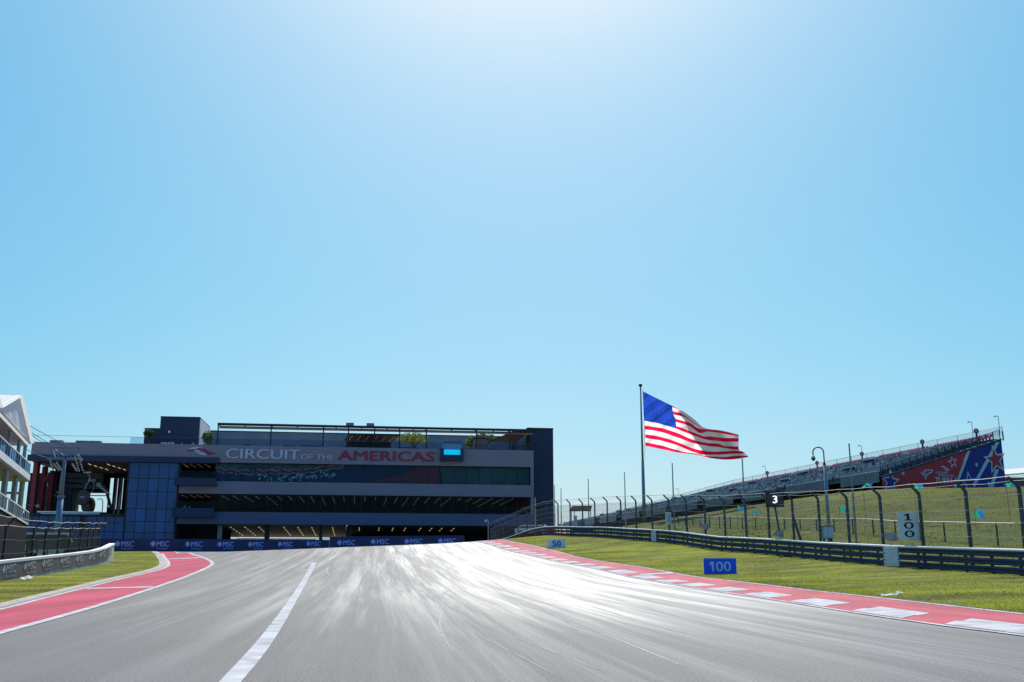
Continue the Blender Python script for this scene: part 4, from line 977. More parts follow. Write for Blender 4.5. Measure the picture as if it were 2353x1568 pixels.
# ------------------------------------------------------------------ the pit building, in its own frame: u along the front, v into the building, z up
BY0, BSL = 185.0, .15
bang = math.atan(BSL); bu = Vector((math.cos(bang), math.sin(bang), 0)); bv = Vector((-math.sin(bang), math.cos(bang), 0)); bo = Vector((0, BY0, 0))
def B(px, py, v=0.0):
    """pixel -> (u, z) on the plane v metres behind the front"""
    a, b = ray(px, py); d = Vector((a, 1, b)); o = bo + bv*v; k = (o-Vector((0,0,EYE))).dot(bv)/d.dot(bv); h = Vector((0,0,EYE))+d*k
    return (h-bo).dot(bu), h.z
def bw(u, v, z): return bo + bu*u + bv*v + Vector((0,0,z))
GZ = zf(*bw(-30, 3, 0).xy) - .3
bld = thing('pit_building', (*bo.xy, 0), 'long dark multi storey pit building with glass bands and roof terrace', 'building', rz=bang, local=True)
M['fascia'] = mat('grey_metal_cladding', (.30, .225, .265), .6, .05, var=.06, scale=.25, stretch=(1,1,.2))
M['band'] = mat('grey_band_cladding', (.26, .20, .25), .6, .05, var=.06, scale=.3)
M['band2'] = mat('blue_band_cladding', (.11, .105, .185), .6, .05, var=.06, scale=.3)
M['navy'] = mat('navy_cladding', (.030, .036, .085), .7, .0, var=.12, scale=.4)
M['frame'] = mat('black_window_frame', (.014, .016, .022), .5, .2, var=.1)
M['glassb'] = mat('blue_mirror_glass', (.016, .06, .22), .12, 0, var=.10, scale=.12, spec=.5)
M['glassc'] = mat('deep_blue_mirror_glass', (.012, .045, .17), .10, 0, var=.12, scale=.12); M['glassd2'] = mat('pale_blue_mirror_glass', (.022, .078, .27), .13, 0, var=.12, scale=.12)
M['glassd'] = mat_glass('dark_tinted_glass', (.80, .86, .88), .90, .04)
M['glassr'] = mat_glass('clear_rail_glass', (.80, .90, .98), .90, .03)
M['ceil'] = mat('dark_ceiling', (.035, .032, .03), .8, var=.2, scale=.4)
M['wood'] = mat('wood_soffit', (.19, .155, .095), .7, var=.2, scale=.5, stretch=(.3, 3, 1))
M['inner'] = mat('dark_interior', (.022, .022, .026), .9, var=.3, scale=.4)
M['lamp'] = mat_emit('warm_strip_lamp', (1, .74, .40), .38)
M['lampw'] = mat_emit('white_strip_lamp', (1, .86, .62), .09)
M['redclad'] = mat('red_cladding', (.26, .014, .018), .5, .1, var=.1, scale=.6)
M['farwall'] = mat('grey_parapet_wall', (.17, .20, .25), .8, var=.14, scale=.35)
M['terr'] = mat('terrace_deck', (.35, .32, .28), .8, var=.1)
M['sgnw'] = mat('pale_sign_letter', (.60, .55, .66), .5, var=.04); M['sgnr'] = mat('red_sign_letter', (.36, .02, .05), .5, var=.06)
def bx(name, u0, u1, v0, v1, z0, z1, m, parent=None):
    mb = MB(); mb.box(u0, u1, v0, v1, z0, z1); return mb.build(name, M[m] if isinstance(m, str) else m, parent or bld)
UL = B(75, 1030)[0]; UR = B(1225, 1080)[0]
ZT = (B(75, 1017)[1]+B(1225, 1036)[1])/2                    # parapet top
zl = lambda x1, y1, x2, y2: (B(x1, y1)[1]+B(x2, y2)[1])/2
ZF0 = zl(506, 1065, 1215, 1073)                             # bottom of fascia
ZA1 = zl(506, 1107, 1215, 1115.5); ZB1 = zl(506, 1135.5, 1215, 1143); ZB0 = zl(506, 1177, 1215, 1183); ZC0 = zl(506, 1204.5, 1215, 1210)
UB = B(492, 1090)[0]                                        # left end of the glass bands
UC = B(409, 1120)[0]                                        # right end of the blue glass wall
UD = B(292, 1150)[0]                                        # left end of the blue glass wall
DEP = 34.0
# --- fascia and bands
ZN1, ZN0 = zl(73, 1047, 505, 1052.5), zl(73, 1059.5, 505, 1066)
bx('fascia', UL, UR, -.6, 1.0, ZN1, ZT, 'fascia'); UN = B(505, 1060)[0]
bx('fascia', UN, UR, -.6, 1.0, ZF0, ZN1, 'fascia')
bx('navy_canopy', UL-.4, UN, -1.0, .6, ZN0, ZN1, 'navy')
bx('spandrel_band', UC+.3, UR, -.6, 1.0, ZB1, ZA1, 'band')
bx('spandrel_band', UC+.3, UR, -.6, 1.0, ZC0, ZB0, 'band2')
bx('end_pillar', B(1218.5, 1100)[0], UR, -.55, 3.0, ZC0, ZF0, 'fascia')
# --- floors, ceilings and the inner back wall
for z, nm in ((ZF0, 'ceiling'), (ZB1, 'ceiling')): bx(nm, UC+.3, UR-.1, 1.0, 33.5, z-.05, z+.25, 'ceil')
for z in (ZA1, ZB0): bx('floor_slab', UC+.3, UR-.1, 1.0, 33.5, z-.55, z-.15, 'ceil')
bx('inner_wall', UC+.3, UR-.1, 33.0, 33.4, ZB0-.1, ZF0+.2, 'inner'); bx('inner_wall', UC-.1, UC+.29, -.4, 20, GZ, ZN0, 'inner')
# --- glass bands: every pane a part
u0 = UB; u1 = B(1218, 1090)[0]
NP = 24; pw = (u1-u0)/NP
M['refl_navy'] = mat('navy_reflection', (.022, .042, .15), .4, var=.05); M['refl_red'] = mat('red_reflection', (.40, .045, .08), .4, var=.08); M['refl_pale'] = mat('pale_reflection', (.62, .92, .98), .4, var=.2); M['refl_white'] = mat('white_reflection', (.85, .80, .88), .4, var=.1)
M['refl_green'] = mat('green_reflection', (.10, .17, .18), .3, var=.45, scale=.25)
for (za, zb_, fl) in ((ZA1, ZF0, 0), (ZB0, ZB1, 1)):
    for k in range(NP):
        a, b = u0+k*pw, u0+(k+1)*pw
        mb = MB(); mb.box(a+.03, b-.03, -.02+random.uniform(-.004,.004), .02, za+.12, zb_-.12); mb.build('window_pane', M['glassd'], bld)
        bx('mullion', b-.035, b+.035, -.06, .08, za+.1, zb_-.1, 'frame')
    bx('window_frame', u0-.1, u1+.1, -.08, .14, zb_-.12, zb_-.002, 'frame'); bx('window_frame', u0-.1, u1+.1, -.08, .14, za+.002, za+.12, 'frame')
# a grandstand's reflection painted on sheets behind the upper band: navy with a pale script on the left, a red wedge to the right
zb0, zb1 = ZA1+.12, ZF0-.12; H_ = zb1-zb0; U = lambda px: B(px, 1090)[0]
def refl_sheet(poly, m, v, name='window_reflection'):
    mb = MB(); mb.prism([(a, zb0+H_*h) for a, h in poly], lambda a, b, q: (a, v-q, b), 0, .01); mb.build(name, M[m], bld)
ue = [(498, .70), (560, .62), (640, .66), (700, .72), (735, .82), (770, .95), (800, 1.0)]
refl_sheet([(U(493), 0), (U(838), 0)] + [(U(930), .55), (U(955), 1.0), (U(800), 1.0)] + [(U(x_), h) for x_, h in ue[::-1][1:]], 'refl_navy', .22)
refl_sheet([(U(842), 0.0), (U(1014), 0), (U(1008), 1.0), (U(958), 1.0), (U(932), .56)], 'refl_red', .22)
refl_sheet([(U(1017), 0), (U(1217), 0), (U(1217), 1), (U(1010), 1)], 'refl_green', .45)
refl_sheet([(U(493), .72), (U(560), .64), (U(640), .68), (U(700), .74), (U(735), .85), (U(760), 1.0), (U(495), 1.0)], 'refl_green', .45)
# wavy red ribbon of the painted reflection, edged in white
top = []; bot = []
for i in range(0, 61):
    x_ = 496+(790-496)*i/60; base_h = np.interp(x_, [496, 560, 640, 700, 740, 790], [.60, .50, .55, .60, .78, .98]); wob = .05*math.sin(i*1.05)
    top.append((U(x_), min(.995, base_h+.12+wob))); bot.append((U(x_), base_h-.10+.04*math.sin(i*1.05+.8)))
refl_sheet(bot+top[::-1], 'refl_red', .20)
for ln in (top, bot):
    mb = MB()
    for i in range(len(ln)-1):
        (a, h), (b, h2) = ln[i], ln[i+1]
        if random.random() < .16: continue
        mb.add([(a, .185, zb0+H_*h-.06), (b, .185, zb0+H_*h2-.06), (b, .185, zb0+H_*h2+.05), (a, .185, zb0+H_*h+.05)], [(0,1,2,3)])
    mb.build('reflection_stroke', M['refl_white'], bld)
mb = MB(); rnd = random.Random(5)
for i in range(40):       # painted reflection of broken pale script: short curved strokes, thick in the middle
    x_ = 590+i*4.6+rnd.uniform(-3, 3); h = np.interp(x_, [588, 720, 740, 785], [.14, .22, .46, .52])+rnd.uniform(-.09, .12); a = U(x_); z = zb0+H_*h; an = rnd.choice((.2, .9, -1.1, 1.4))+rnd.uniform(-.3, .3); r_ = rnd.uniform(.28, .6); sw = rnd.uniform(1.2, 2.8)*rnd.choice((-1, 1)); w_ = rnd.uniform(.07, .16); n_s = 6; ps = []
    for k in range(n_s+1):
        q = an+sw*k/n_s; tk = w_*math.sin(math.pi*(k+.6)/(n_s+1.2)); ps.append(((a+(r_-tk)*math.cos(q), .18, z+(r_-tk)*math.sin(q)*.8), (a+(r_+tk)*math.cos(q), .18, z+(r_+tk)*math.sin(q)*.8)))
    ps = [tuple((p[0], p[1], min(max(p[2], zb0+.05), zb1-.05)) for p in pr) for pr in ps]
    for k in range(n_s): mb.add([ps[k][0], ps[k][1], ps[k+1][1], ps[k+1][0]], [(0,1,2,3)])
mb.build('reflection_stroke', M['refl_pale'], bld)
# strip lamps under the second floor ceiling
rl = random.Random(3)
lampm = {}
def lamp_row(u, zc, v0, v1, n, m, name='strip_lamp', w_=.10, du=0):
    mb = MB()
    for k in range(n):
        a = v0+(v1-v0)*k/n; b = a+(v1-v0)/n*.55; mb.box(u-w_, u+w_, a, b, zc-.06, zc)
    mb.build(name, M[m], bld)
for k in range(28): lamp_row(u0+1.2+k*(u1-u0-2)/28, ZB1-.1, 2.5, rl.uniform(9, 32), rl.choice((4, 5, 6)), 'lampw', w_=.05)
for px, py in ((1003-.0, 0), (1219-76, 0), (790, 0), (668, 0)): bx('strip_lamp', U(px)-.12, U(px)+.12, 3, 5, ZF0-.18, ZF0-.1, 'lampw')
# --- ground floor: open arcade with wood soffit and lamp rows, columns, a light gap at the back
UG = B(505, 1220)[0]; UGR = B(1066, 1220)[0]; zs = ZC0-.1; vb = 30.0; zback = B(600, 1235, vb)[1]
def soff(ua, ub, m):
    mb = MB(); mb.add([(ua,.9,zs),(ub,.9,zs),(ub,vb,zback),(ua,vb,zback),(ua,.9,zs+.3),(ub,.9,zs+.3),(ub,vb,zback+.3),(ua,vb,zback+.3)], [(0,3,2,1),(4,5,6,7),(0,1,5,4),(1,2,6,5),(2,3,7,6),(3,0,4,7)]); return mb.build('soffit', M[m], bld)
U2 = lambda px: B(px, 1225)[0]
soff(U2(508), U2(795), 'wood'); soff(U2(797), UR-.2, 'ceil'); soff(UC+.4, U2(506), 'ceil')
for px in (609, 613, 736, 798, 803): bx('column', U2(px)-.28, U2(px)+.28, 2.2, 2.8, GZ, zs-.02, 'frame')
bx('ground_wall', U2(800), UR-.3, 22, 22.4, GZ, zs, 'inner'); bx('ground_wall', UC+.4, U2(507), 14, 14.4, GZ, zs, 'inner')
for px in (500, 505): bx('column', U2(px)-.2, U2(px)+.2, 1.2, 1.8, GZ, zs-.02, 'fascia')
def slope_lamp(px, n, dx, m='lamp'):
    mb = MB()
    for k in range(n):
        v0_, v1_ = 4+k*4.6, 4+k*4.6+2.5; u_ = U2(px)
        za, zb_ = [zs+(zback-zs)*(v-.9)/(vb-.9)-.05 for v in (v0_, v1_)]
        mb.add([(u_-.08,v0_,za),(u_+.08,v0_,za),(u_+.08,v1_,zb_),(u_-.08,v1_,zb_)], [(0,1,2,3)])
    mb.build('strip_lamp', M[m], bld)
for px in (521, 555, 588, 647, 680, 713, 762, 794): slope_lamp(px, 5, 0)
for px in (825, 872, 905, 934, 970, 996, 1020, 1048): slope_lamp(px, 2, 0)
M['bright'] = mat('sunlit_white_tent_wall', (.8, .8, .78), .7, var=.1)
# sunlit white pavilion seen through the arcade
pv = thing('pavilion', bw(B(600,1240)[0], 60, GZ), 'low white pavilion seen through the open ground floor', 'pavilion')
def wbox(name, u0_, u1_, v0_, v1_, z0, z1, m, par):
    mb = MB(); mb.box(u0_, u1_, v0_, v1_, z0, z1); mb.v = [tuple(bw(*p)) for p in mb.v]; return mb.build(name, M[m], par)
wbox('roof', U2(480)*1.3, U2(810)*1.3, 52, 74, B(600, 1234.3, 52)[1]-.6, B(600, 1234.3, 52)[1]-.35, 'bright', pv)
for k in range(9): wbox('wall_panel', U2(480)*1.3+k*8, U2(480)*1.3+k*8+7.9, 52.3, 52.5, GZ-.5, B(600, 1234.3, 52)[1]-.62, 'bright', pv)
# ground floor hand rail in front of the gap
bx('hand_rail', U2(545), U2(800), .3, .36, B(600, 1239, .3)[1]-.0, B(600, 1238, .3)[1]+.05, 'frame')
for k in range(14): a = U2(545)+(U2(800)-U2(545))*k/13; bx('rail_post', a-.04, a+.04, .3, .38, GZ, B(600, 1238, .3)[1], 'frame')
# --- blue glass curtain wall: panes with dark joints
cols = [297, 318.5, 342, 365.5, 389.5, 413.5]; rows = [1062, 1100, 1130, 1169.5, 1199, 1224, 1240]
us = [B(x_, 1063)[0] for x_ in cols]; zr = [B(350, y_)[1] for y_ in rows]
usb = [B(x_, 1236)[0] for x_ in (287, 310, 333, 356, 378, 400.5)]
us = [(a+b)/2 for a, b in zip(us, usb)]
bx('curtain_wall_back', us[0]-.3, us[-1]+.3, .12, .5, GZ, ZN0, 'frame')
for i in range(5):
    for j in range(6):
        mb = MB(); t_ = random.uniform(-.012, .012); mb.add([(us[i]+.05,-.02+t_,zr[j+1]+.05),(us[i+1]-.05,-.02-t_,zr[j+1]+.05),(us[i+1]-.05,-.02-t_,zr[j]-.05),(us[i]+.05,-.02+t_,zr[j]-.05),
            (us[i]+.05,.1,zr[j+1]+.05),(us[i+1]-.05,.1,zr[j+1]+.05),(us[i+1]-.05,.1,zr[j]-.05),(us[i]+.05,.1,zr[j]-.05)], [(0,1,2,3),(4,5,1,0),(5,6,2,1),(6,7,3,2),(7,4,0,3)]); mb.build('glass_panel', M[random.choice(('glassb', 'glassb', 'glassc', 'glassd2'))], bld)
# lower blue glass under the cable car station
xs_ = [x_/1.845*.61276 for x_ in (150, 215, 265, 330, 395, 462, 505, 550)]; xs2 = [x_/1.845*.61276 for x_ in (585, 600, 665, 725, 790, 855)]; ry = [1186.5, 1201, 1222, 1240]
bx('curtain_wall_back', B(50, 1200)[0], us[0]-.35, .12, .5, GZ, B(200, 1186)[1], 'frame')
for xs in (xs_, xs2):
    for i in range(len(xs)-1):
        for j in range(3):
            a, b = B(xs[i], 1210)[0], B(xs[i+1], 1210)[0]; bx('glass_panel', a+.05, b-.05, -.03, .1, B(200, ry[j+1])[1]+.05, B(200, ry[j])[1]-.05, 'glassb')
# --- balconies
for y0_, y1_, y2_ in ((1087, 1100.5, 1118), (1156, 1169.5, 1190)):
    ua, ub = B(406, 1100)[0], B(501, 1100)[0]; z0, z1, z2 = B(450, y2_)[1], B(450, y1_)[1], B(450, y0_)[1]
    bx('balcony_front', ua, ub, -2.2, -1.8, z0, z1, 'navy'); bx('balcony_floor', ua, ub, -1.8, 6, z0, z0+.4, 'navy')
    for k in range(5): a = ua+(ub-ua)*k/5; bx('rail_glass', a+.03, a+(ub-ua)/5-.03, -2.1, -2.06, z1, z2, 'glassr')
    bx('hand_rail', ua, ub, -2.12, -2.02, z2, z2+.05, 'frame')
bx('balcony_back', UC+.3, UB, 7, 7.3, GZ, ZN0, 'inner')
for py_, v_ in ((1064, 0), (1136, 0)):
    for px in (416, 435, 452, 470): 
        for k in range(4): bx('ceiling_spot', B(px,py_)[0]-.05+k*.05, B(px,py_)[0]+.05+k*.05, 1+k*1.6, 1.12+k*1.6, B(450,py_)[1]-.2, B(450,py_)[1]-.1, 'lampw')
# --- navy end block on the right
ubl, ubr = B(1212, 1000, 6)[0], B(1271, 1000, 6)[0]; zbt = B(1240, 986.5, 6)[1]
bx('end_block', ubl, ubr, 6, DEP, GZ-1, zbt, 'navy'); bx('end_block_coping', ubl-.05, ubr+.06, 5.94, DEP, zbt, zbt+.25, 'frame')
# --- main roof slab
bx('roof_slab', us[0]-.4, UR-.1, 1.0, DEP, ZT-1.6, ZT-1.0, 'terr'); bx('roof_slab', UL+.1, us[0]-.5, 1.0, 26, ZT-.9, ZT-.3, 'fascia')
bx('side_wall', UR-.4, UR-.1, 3.1, DEP, ZC0, ZT-1.7, 'fascia')
# --- lettering and emblem on the fascia
def ftext(s, px0, px1, pyt, pyb, m, wgt):
    a0, z0 = B(px0, pyb); a1, z1 = B(px1, pyt); mb = MB(); letters(mb, s, lambda a, b, q: (a0+a, -.61-q, z0+b), z1-z0, a1-a0, wgt, .12); mb.build('lettering', M[m], bld)
ftext('CIRCUIT', 520, 690, 1035, 1054.5, 'sgnw', .04); ftext('OF THE', 692, 768, 1046, 1056.5, 'sgnw', .035); ftext('AMERICAS', 777, 997, 1040, 1058.5, 'sgnr', .045)
def emb(pts, m, d):
    q = [B(294.1+x_*.10935, 943.7+y_*.10935) for x_, y_ in pts]; mb = MB(); mb.prism(q, lambda a, b, t_: (a, -.61-t_, b), d, d+.06); mb.build('emblem', M[m], bld)
emb([(1235,845),(1290,850),(1340,828),(1395,825),(1420,838),(1380,862),(1320,872),(1270,872)], 'sgnr', 0)
emb([(1430,825),(1480,805),(1540,800),(1620,812),(1690,850),(1760,885),(1820,895),(1872,890),(1820,925),(1750,948),(1690,940),(1640,900),(1590,860),(1530,835)], 'sgnr', 0)
emb([(1290,830),(1330,795),(1390,775),(1450,772),(1540,780),(1610,805),(1530,798),(1470,802),(1430,824),(1380,820),(1330,825)], 'sgnw', .05)
emb([(1405,850),(1430,838),(1480,842),(1550,868),(1520,882),(1450,868),(1490,890),(1570,890),(1630,905),(1680,940),(1620,948),(1540,940),(1470,905)], 'sgnw', .05)
# --- roof terrace: glass rail, pergola, tower, bar, pool
zr1 = ZT+1.15
ug0, ug1 = B(300, 1010)[0], B(1221, 1020)[0]; n_ = 36
for k in range(n_): a = ug0+(ug1-ug0)*k/n_; bx('rail_glass', a+.02, a+(ug1-ug0)/n_-.02, -.35, -.31, ZT, zr1, 'glassr')
bx('hand_rail', B(78, 1005)[0], ug1, -.36, -.30, zr1, zr1+.05, 'wire')
bx('parapet_cap', B(470, 1020)[0], B(760, 1020)[0], -.3, .6, ZT, ZT+.08, 'terr')
for px in (128, 187, 217): a = B(px, 1012)[0]; bx('roof_unit', a-1.0, a+1.0, 0.2, 1.5, ZT, ZT+.45, 'farwall')
VT = 8.0
ta, tb = B(367, 990, VT)[0], B(457, 990, VT)[0]; tz = B(410, 960, VT)[1]; lz = B(350, 985.5, VT)[1]; tl = B(331, 1000, VT)[0]
bx('stair_tower', ta, tb, VT, VT+13, ZT-1.2, tz, 'navy'); bx('tower_coping', ta-.05, tb+.05, VT-.05, VT+13, tz, tz+.2, 'frame')
bx('tower_wing', tl, ta-.01, VT+.2, VT+9, ZT-1.2, lz, 'navy'); bx('wing_coping', tl-.05, ta-.02, VT+.15, VT+9, lz, lz+.15, 'frame')
M['palew'] = mat('pale_counter_and_lit_side', (.55, .56, .60), .7, var=.08)
bx('tower_lit_side', tb+.01, tb+.12, VT+.3, VT+13, ZT-1.2, tz-.05, 'palew')  # sunlit side of the navy tower, light put into its pale colour
bx('wall_lamp', B(389, 992, VT)[0]-.1, B(389, 992, VT)[0]+.1, VT-.1, VT-.01, B(389,995,VT)[1], B(389,990,VT)[1], 'lampw')
VW = 26.0
wz0, wz1 = B(466, 992.5, VW)[1], B(1205, 1004, VW)[1]
ua, ub = B(466, 1000, VW)[0], ubl+.2
bx('roof_back_wall', ua, ub, VW, VW+.4, ZT-1.1, (wz0+wz1)/2, 'farwall'); bx('back_wall_cap', ua, ub, VW-.1, VW+.5, (wz0+wz1)/2, (wz0+wz1)/2+.18, 'frame')
VP = .8
pz1 = (B(500, 972, VP)[1]+B(1172, 986, VP)[1])/2; pp = [500.5, 622.6, 743, 800.5, 860.6, 918.4, 979.6, 1095, 1172]
upp = [B(x_, 1000, VP)[0] for x_ in pp]
bx('pergola_beam', upp[0]-.15, ubl+1.0, VP-.2, VP+.2, pz1-.42, pz1, 'frame')
bx('pergola_louvre', upp[0]-.1, ubl+.4, VP+2.2, VP+3.8, pz1-.32, pz1-.22, 'ceil')
zq = B(800, 994, VP+5)[1]
mb = MB(); mb.add([(upp[0],VP+1.2,pz1-.54),(ubl+.3,VP+1.2,pz1-.54),(ubl+.3,VP+1.3,pz1-.82),(upp[0],VP+1.3,pz1-.82),(upp[0],VP+1.35,pz1-.54),(ubl+.3,VP+1.35,pz1-.54),(ubl+.3,VP+1.45,pz1-.82),(upp[0],VP+1.45,pz1-.82)], [(0,3,2,1),(4,5,6,7),(0,1,5,4),(2,3,7,6)]); mb.build('pergola_valance', M['fascia'], bld)
for a in upp: bx('pergola_post', a-.11, a+.11, VP-.11, VP+.11, ZT-1, pz1-.43, 'frame'); bx('pergola_purlin', a-.06, a+.06, VP+.21, VP+3.8, pz1-.3, pz1-.1, 'frame')
for i in range(len(upp)-1): a = (upp[i]+upp[i+1])/2; bx('pergola_bracket', a-.1, a+.1, VP-.1, VP+.1, pz1-.7, pz1-.43, 'frame')
# bar canopy with spot lamps
ca, cb = upp[3], upp[5]; zc0 = B(860, 1013, 12)[1]
mb = MB(); mb.add([(ca,VP+1.5,pz1-1.5),(cb,VP+1.5,pz1-1.5),(cb-1,14,zc0),(ca-1,14,zc0),(ca,VP+1.5,pz1-1.2),(cb,VP+1.5,pz1-1.2),(cb-1,14,zc0+.5),(ca-1,14,zc0+.5)], [(0,3,2,1),(4,5,6,7),(0,1,5,4),(1,2,6,5),(2,3,7,6),(3,0,4,7)]); mb.build('bar_ceiling', M['ceil'], bld)
for i in range(6):
    for k in range(4):
        t_ = (k+.5)/4; a = ca-1*t_+(cb-ca)*(i+.5)/6; v = VP+1.5+(12.5-VP)*t_; z = pz1-1.5+(zc0-pz1+1.5)*t_
        mb = MB(); mb.box(a-.09, a+.09, v-.12, v+.12, z-.1, z-.03); mb.build('spot_lamp', M['lampw'], bld)
bx('bar_back', ca-.5, cb-1.2, 14, 14.3, ZT-1.1, zc0+.4, 'inner'); bx('bar_counter', ca+.3, cb-2.5, 7, 7.8, ZT-1.1, ZT+.55, 'navy')
for px in (804, 851): a = B(px, 980, VP)[0]; bx('speaker_box', a-.7, a+.7, VP-.3, VP+.6, pz1+.01, pz1+.5, 'band')
# pool with a glass front
qa, qb = B(1012, 1045, -1.6)[0], B(1065, 1045, -1.6)[0]; q0, q1 = B(1038, 1059.3, -1.6)[1], B(1038, 1031, -1.6)[1]
wa, wb = B(1020, 1040, -1.6)[0], B(1058, 1040, -1.6)[0]; w0, w1 = B(1038, 1045.5, -1.6)[1], B(1038, 1033.5, -1.6)[1]
bx('pool_tank', qa, qb, -1.7, -.62, q0, w0, 'navy'); bx('pool_tank', qa, wa, -1.7, -.62, w0+.001, q1, 'navy'); bx('pool_tank', wb, qb, -1.7, -.62, w0+.001, q1, 'navy')
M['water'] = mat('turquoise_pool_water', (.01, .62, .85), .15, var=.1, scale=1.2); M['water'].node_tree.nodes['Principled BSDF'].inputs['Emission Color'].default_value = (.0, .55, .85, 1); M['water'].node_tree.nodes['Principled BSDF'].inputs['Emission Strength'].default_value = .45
bx('pool_water', wa+.01, wb-.01, -1.5, -.62, w0+.002, w1, 'water')
pz = B(1038, 1014, -.8)[1]; M['foamw'] = mat('splashing_water', (.62, .66, .72), .3, var=.45, scale=5, bump=.8); bx('pool_splash', B(1016,1030,-.8)[0], B(1061,1030,-.8)[0], -1.0, -.62, w1+.01, pz-.5, 'foamw'); bx('pool_glass', B(1016,1030,-.8)[0], B(1061,1030,-.8)[0], -1.06, -1.02, w1+.01, pz, 'glassr')
# terrace shed, lounge boxes, awning
sa, sb = B(1090, 1015, 9)[0], B(1122, 1015, 9)[0]; sz = B(1105, 1006.5, 9)[1]
M['slat'] = mat('brown_slat_wall', (.16, .12, .11), .7, var=.35, scale=2.2, stretch=(6, 1, .1))
bx('kiosk', sa, sb, 9, 12, ZT-1.1, sz-.2, 'slat'); bx('kiosk_roof', sa-.3, sb+.2, 8.8, 12.2, sz-.2, sz, 'frame')
for px0, px1 in ((558, 577), (652, 678), (690, 742), (914, 964), (1122, 1145), (792, 798)): bx('lounge_seat', B(px0,1020,2)[0], B(px1,1020,2)[0], 2, 3.2, ZT-1.0, ZT+.5, 'navy')
for px0, px1 in ((384, 397), (400, 413)): bx('white_counter', B(px0-14,1015,3)[0], B(px1-14,1015,3)[0], 3, 3.8, ZT-1.0, ZT+.75, 'palew')
aa, ab = B(1165, 1000, 6)[0], ubl-.3
mb = MB(); z_a, z_b = B(1180, 992, 3)[1], B(1145, 1015, 12)[1]; mb.add([(aa+1,2.5,z_a),(ab,2.5,z_a),(ab-1,14,z_b),(aa-2.6,14,z_b),(aa+1,2.5,z_a+.2),(ab,2.5,z_a+.2),(ab-1,14,z_b+.2),(aa-2.6,14,z_b+.2)], [(0,3,2,1),(4,5,6,7),(0,1,5,4),(1,2,6,5),(2,3,7,6),(3,0,4,7)]); mb.build('awning', M['ceil'], bld)
# --- cable car station bay at the left end
s0u, s1u = UL, us[0]-.35; zs0 = B(200, 1181)[1]; zs1 = ZN0
bx('station_floor', s0u-.3, s1u, -.8, 24, B(200,1186)[1]-.02, zs0, 'frame'); VS = 22.0
bx('station_ceiling', s0u, s1u, .7, 24, zs1-.1, zs1+.2, 'ceil')
def opening(px0, px1, py0, py1): return (B(px0, 1150, VS)[0], B(px1, 1150, VS)[0], B(200, py1, VS)[1], B(200, py0, VS)[1])
ops = [opening(163, 247, 1133, 1177), opening(249, 261, 1098, 1165), opening(266, 271.5, 1098, 1170), opening(278, 283, 1098, 1170)]
xs = [B(66, 1100, VS)[0]] + [q for o_ in ops for q in o_[:2]] + [s1u]
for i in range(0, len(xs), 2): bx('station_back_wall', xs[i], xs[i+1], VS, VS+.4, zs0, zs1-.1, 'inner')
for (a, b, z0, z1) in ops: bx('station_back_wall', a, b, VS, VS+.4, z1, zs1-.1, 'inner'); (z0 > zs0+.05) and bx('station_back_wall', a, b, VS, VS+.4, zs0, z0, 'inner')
a, b, z0, z1 = ops[0]; bx('window_bar', a, b, VS-.1, VS+.1, B(200,1140,VS)[1], B(200,1138,VS)[1], 'frame')
for px in (264, 274.5, 286.5): a = B(px, 1100, 20)[0]; bx('station_fin', a-.16, a+.16, 20, 21.5, zs0, zs1-.1, 'navy')
for i, (px0, px1) in enumerate(((70, 80), (82, 90), (91.5, 101))): bx('red_panel', B(px0,1100)[0], B(px1,1100)[0], .8+i*2.2, 2.4+i*2.2, zs0, zs1-.1-.5*i, 'redclad')
bx('station_side_wall', B(101,1100)[0], B(106,1100)[0], 6, 22, zs0, zs1-.1, 'inner')
for px, n in ((196, 4), (240, 5)):
    mb = MB(); a = B(px, 1062)[0]
    for k in range(n): mb.box(a-.04+k*.25, a+.06+k*.25, 2+k*3, 4+k*3, zs1-.2, zs1-.11)
    mb.build('strip_lamp', M['lamp'], bld)
bx('platform_edge', B(90,1178)[0], B(234,1178)[0], -1.2, -.9, B(200,1179.5)[1], B(200,1176.5)[1], 'galv_and_lit_edge'); bx('platform_edge', B(98,1182)[0], B(232,1182)[0], -1.05, -.9, B(200,1182.6)[1], B(200,1181)[1], 'galv_and_lit_edge')
bx('hand_rail', B(60,1165)[0], B(88,1165)[0], -.7, -.62, B(200,1163)[1], B(200,1162)[1], 'wire')
# station machinery
mc = thing('lift_machine', bw(B(165,1178,8)[0], 8, zs0), 'dark cable car drive frame under the station roof with two white drum ends', 'lift machine')
def wbar(p, q, w_, name, m, par, h=None): mb = MB(); mb.bar(bw(*p), bw(*q), w_, h); return mb.build(name, M[m], par)
Z8 = lambda px, py: (B(px, py, 8)[0], 8, B(px, py, 8)[1])
M['mech'] = mat('grey_blue_machinery', (.035, .045, .07), .6, .1, var=.2)
for q0_, q1_, w_ in (((112,1092),(235,1094),.9),((121,1117),(240,1119),.7),((118,1104),(225,1106),.6)): wbar(Z8(*q0_), Z8(*q1_), w_, 'cross_beam', 'mech', mc, w_)
for q0_, q1_, w_ in (((116,1124),(99,1167),.9),((112,1087),(107,1112),.5),((234,1090),(233,1112),.5),((243,1122),(256,1172),.45),((150,1125),(150,1178),.9),((160,1120),(159,1178),.6)): wbar(Z8(*q0_), Z8(*q1_), w_, 'strut', 'mech', mc, w_)
for q0_, q1_ in (((112,1116),(138,1134)),((135,1138),(121,1163)),((229,1117),(252,1136)),((234,1116),(258,1139))): wbar((*Z8(*q0_)[:1], 6, Z8(*q0_)[2]), (*Z8(*q1_)[:1], 6.5, Z8(*q1_)[2]), .16, 'light_strut', 'polel', mc)
M['drum'] = mat('pale_drum_and_glint', (.36, .38, .55), .5, .1, var=.08)
